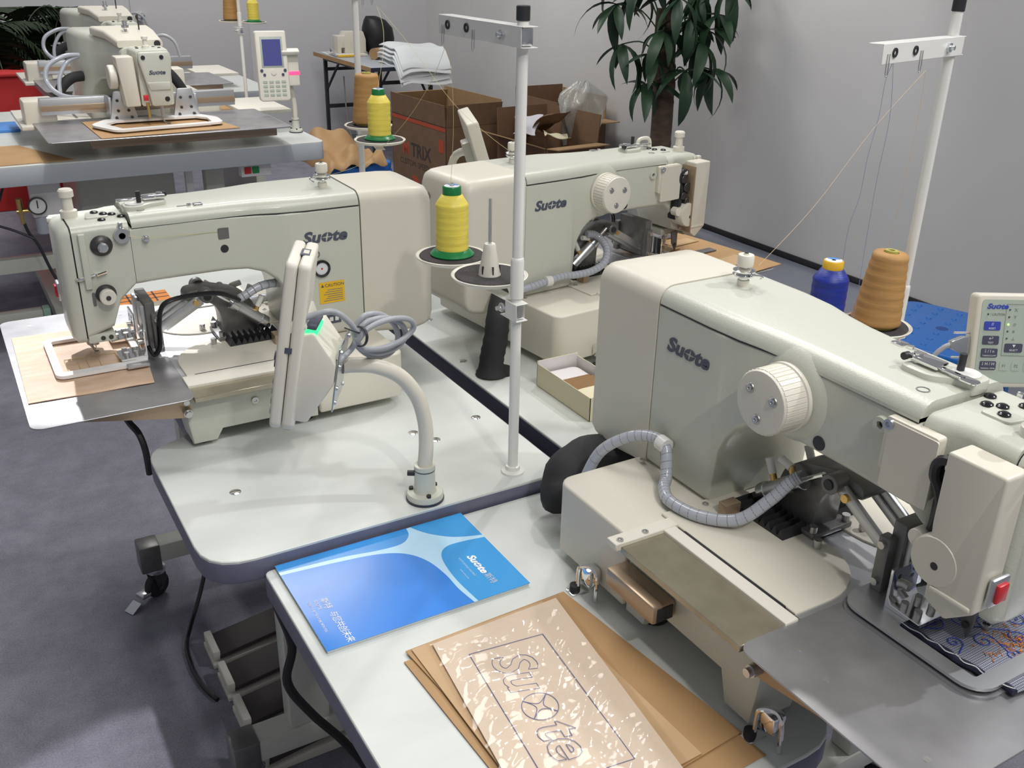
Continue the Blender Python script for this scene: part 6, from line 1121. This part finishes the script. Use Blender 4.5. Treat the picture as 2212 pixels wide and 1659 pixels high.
def place_cluster(base, tip, n, spread, scale=1.0):
    base = Vector(base); tip = Vector(tip); mid = (base + tip) / 2 + Vector((0, 0, 0.06))
    MB().tube([base, mid, tip], 0.004, 6, 5).build('leaf_stalk', 'stem', pl)
    for i in range(n):
        a = 2 * PI * i / n + rnd.uniform(-0.25, 0.25); o = bpy.data.objects.new('leaf', lm[rnd.randrange(3)]); COL.objects.link(o); o.parent = pl; o.location = tip
        o.rotation_euler = (rnd.uniform(-0.3, 0.3), rnd.uniform(-0.25, 0.85) * spread, a); s = scale * rnd.uniform(0.85, 1.25); o.scale = (s, s, s)
# view-facing tangent at the plant: right = (.86,-.5), away = (.5,.86)
def rp(r, d_, z): return (0.86 * r + 0.5 * d_, -0.5 * r + 0.86 * d_, z)
CL = [(-0.30, 0.0, 1.30), (-0.26, -0.02, 1.10), (-0.12, -0.08, 0.90), (0.24, -0.05, 0.98), (0.26, -0.02, 1.26), (0.16, -0.10, 1.12), (-0.06, -0.14, 1.18), (0.08, -0.14, 0.98), (0.14, 0.02, 1.36), (-0.16, 0.0, 1.38), (0.02, -0.1, 1.34), (0.30, -0.04, 1.40), (-0.05, 0.06, 1.46), (0.08, -0.12, 1.24), (-0.10, -0.1, 1.06), (0.20, 0.0, 1.18), (-0.24, 0.0, 1.46), (0.22, -0.05, 1.50)]
for i, (r, d_, z) in enumerate(CL): place_cluster(rp(0.02 * (1 if r > 0 else -1), 0, min(z - 0.10, 1.12)), rp(r, d_, z), 6 if i % 3 else 7, 1.0, 0.95)
# feathery palm at the back left
def frond(mb, base, d_, L, droop, rnd):
    base = Vector(base); pts = []
    for i in range(9):
        s = i / 8; pts.append(base + Vector(d_) * (L * s) + Vector((0, 0, L * (0.9 * s - droop * s * s))))
    mb.tube(pts, 0.005, 5)
    side = Vector((-d_[1], d_[0], 0)).normalized()
    for i in range(1, 26):
        s = i / 26; k = s * 8; p = pts[int(k)].lerp(pts[min(8, int(k) + 1)], k - int(k)); l = 0.20 * math.sin(PI * (0.12 + 0.86 * s)) + 0.03
        for sg in (-1, 1):
            e = p + side * sg * l * 0.8 + Vector(d_) * l * 0.55 + Vector((0, 0, -l * 0.25 + rnd.uniform(-0.03, 0.03))); w_ = Vector(d_) * 0.010 + Vector((0, 0, 0.004)); m_ = p.lerp(e, 0.5) + Vector((0, 0, 0.02))
            vs = [mb.bm.verts.new(q) for q in (p - w_ * 0.4, p + w_ * 0.4, m_ + w_, e, m_ - w_)]; mb.bm.faces.new(vs)
def palm(label, c, n, seed, zc, m='leaf_palm', L0=0.62):
    t = thing('potted_palm', label, 'potted palm', (c[0], c[1], 0)); r = random.Random(seed)
    MB().lathe([(0, 0), (0.12, 0), (0.16, 0.28), (0.15, 0.28), (0.14, 0.26), (0, 0.26)], (0, 0, 0), (0, 0, 1), 24).build('pot', 'pot', t); MB().cyl((0, 0, 0.25), (0, 0, zc), 0.04, 0.03, seg=10).build('stem', 'trunk', t)
    for i in range(n):
        a = 2 * PI * i / n + r.uniform(-0.2, 0.2); mb = MB(); frond(mb, (0, 0, zc + r.uniform(-0.25, 0.1)), (math.cos(a), math.sin(a), 0), L0 * r.uniform(0.8, 1.25), r.uniform(0.7, 1.6), r); o = mb.build('frond', m, t, 180); 
palm('dark feathery palm standing beside the red counter at the back', (0.40, 7.40), 26, 3, 0.95, L0=0.50)
palm('feathery palm partly hidden behind the rear sewing machine', (0.95, 7.62), 16, 8, 0.98, L0=0.42)
rc_ = thing('red_counter', 'red cloth-covered counter behind the palms at the back', 'counter', (0, 0, 0))
MB().box(-0.75, 0.72, 6.72, 6.92, 0.0, 0.80, 0.01).build('cloth_cover', 'red_cloth', rc_)
MB().box(-0.77, 0.74, 6.70, 6.94, 0.80, 0.82, 0.006).build('counter_top', 'red_cloth', rc_)
# stand foot with a pale green end cap below the wide-plate machine
MB().box(-0.25, 0.275, 4.36, 4.41, 0.075, 0.125, 0.006).build('foot_bar', 'paint', tD)
MB().box(0.275, 0.305, 4.357, 4.413, 0.072, 0.128, 0.006).build('end_cap', 'green_cap', tD)
oc = thing('orange_cloth', 'orange cloth with black grid lines behind the machine with the white frame', 'cloth', (0, 0, ZA))
MB().box(0.31, 0.43, 2.32, 2.40, 0.0005, 0.006, 0.002).build('cloth', 'orange', oc)
for x in (0.335, 0.365, 0.395): MB().box(x, x + 0.004, 2.322, 2.398, 0.0058, 0.0064).build('grid_line', 'black', oc)
for y in (2.345, 2.372): MB().box(0.312, 0.428, y, y + 0.004, 0.0058, 0.0064).build('grid_line', 'black', oc)
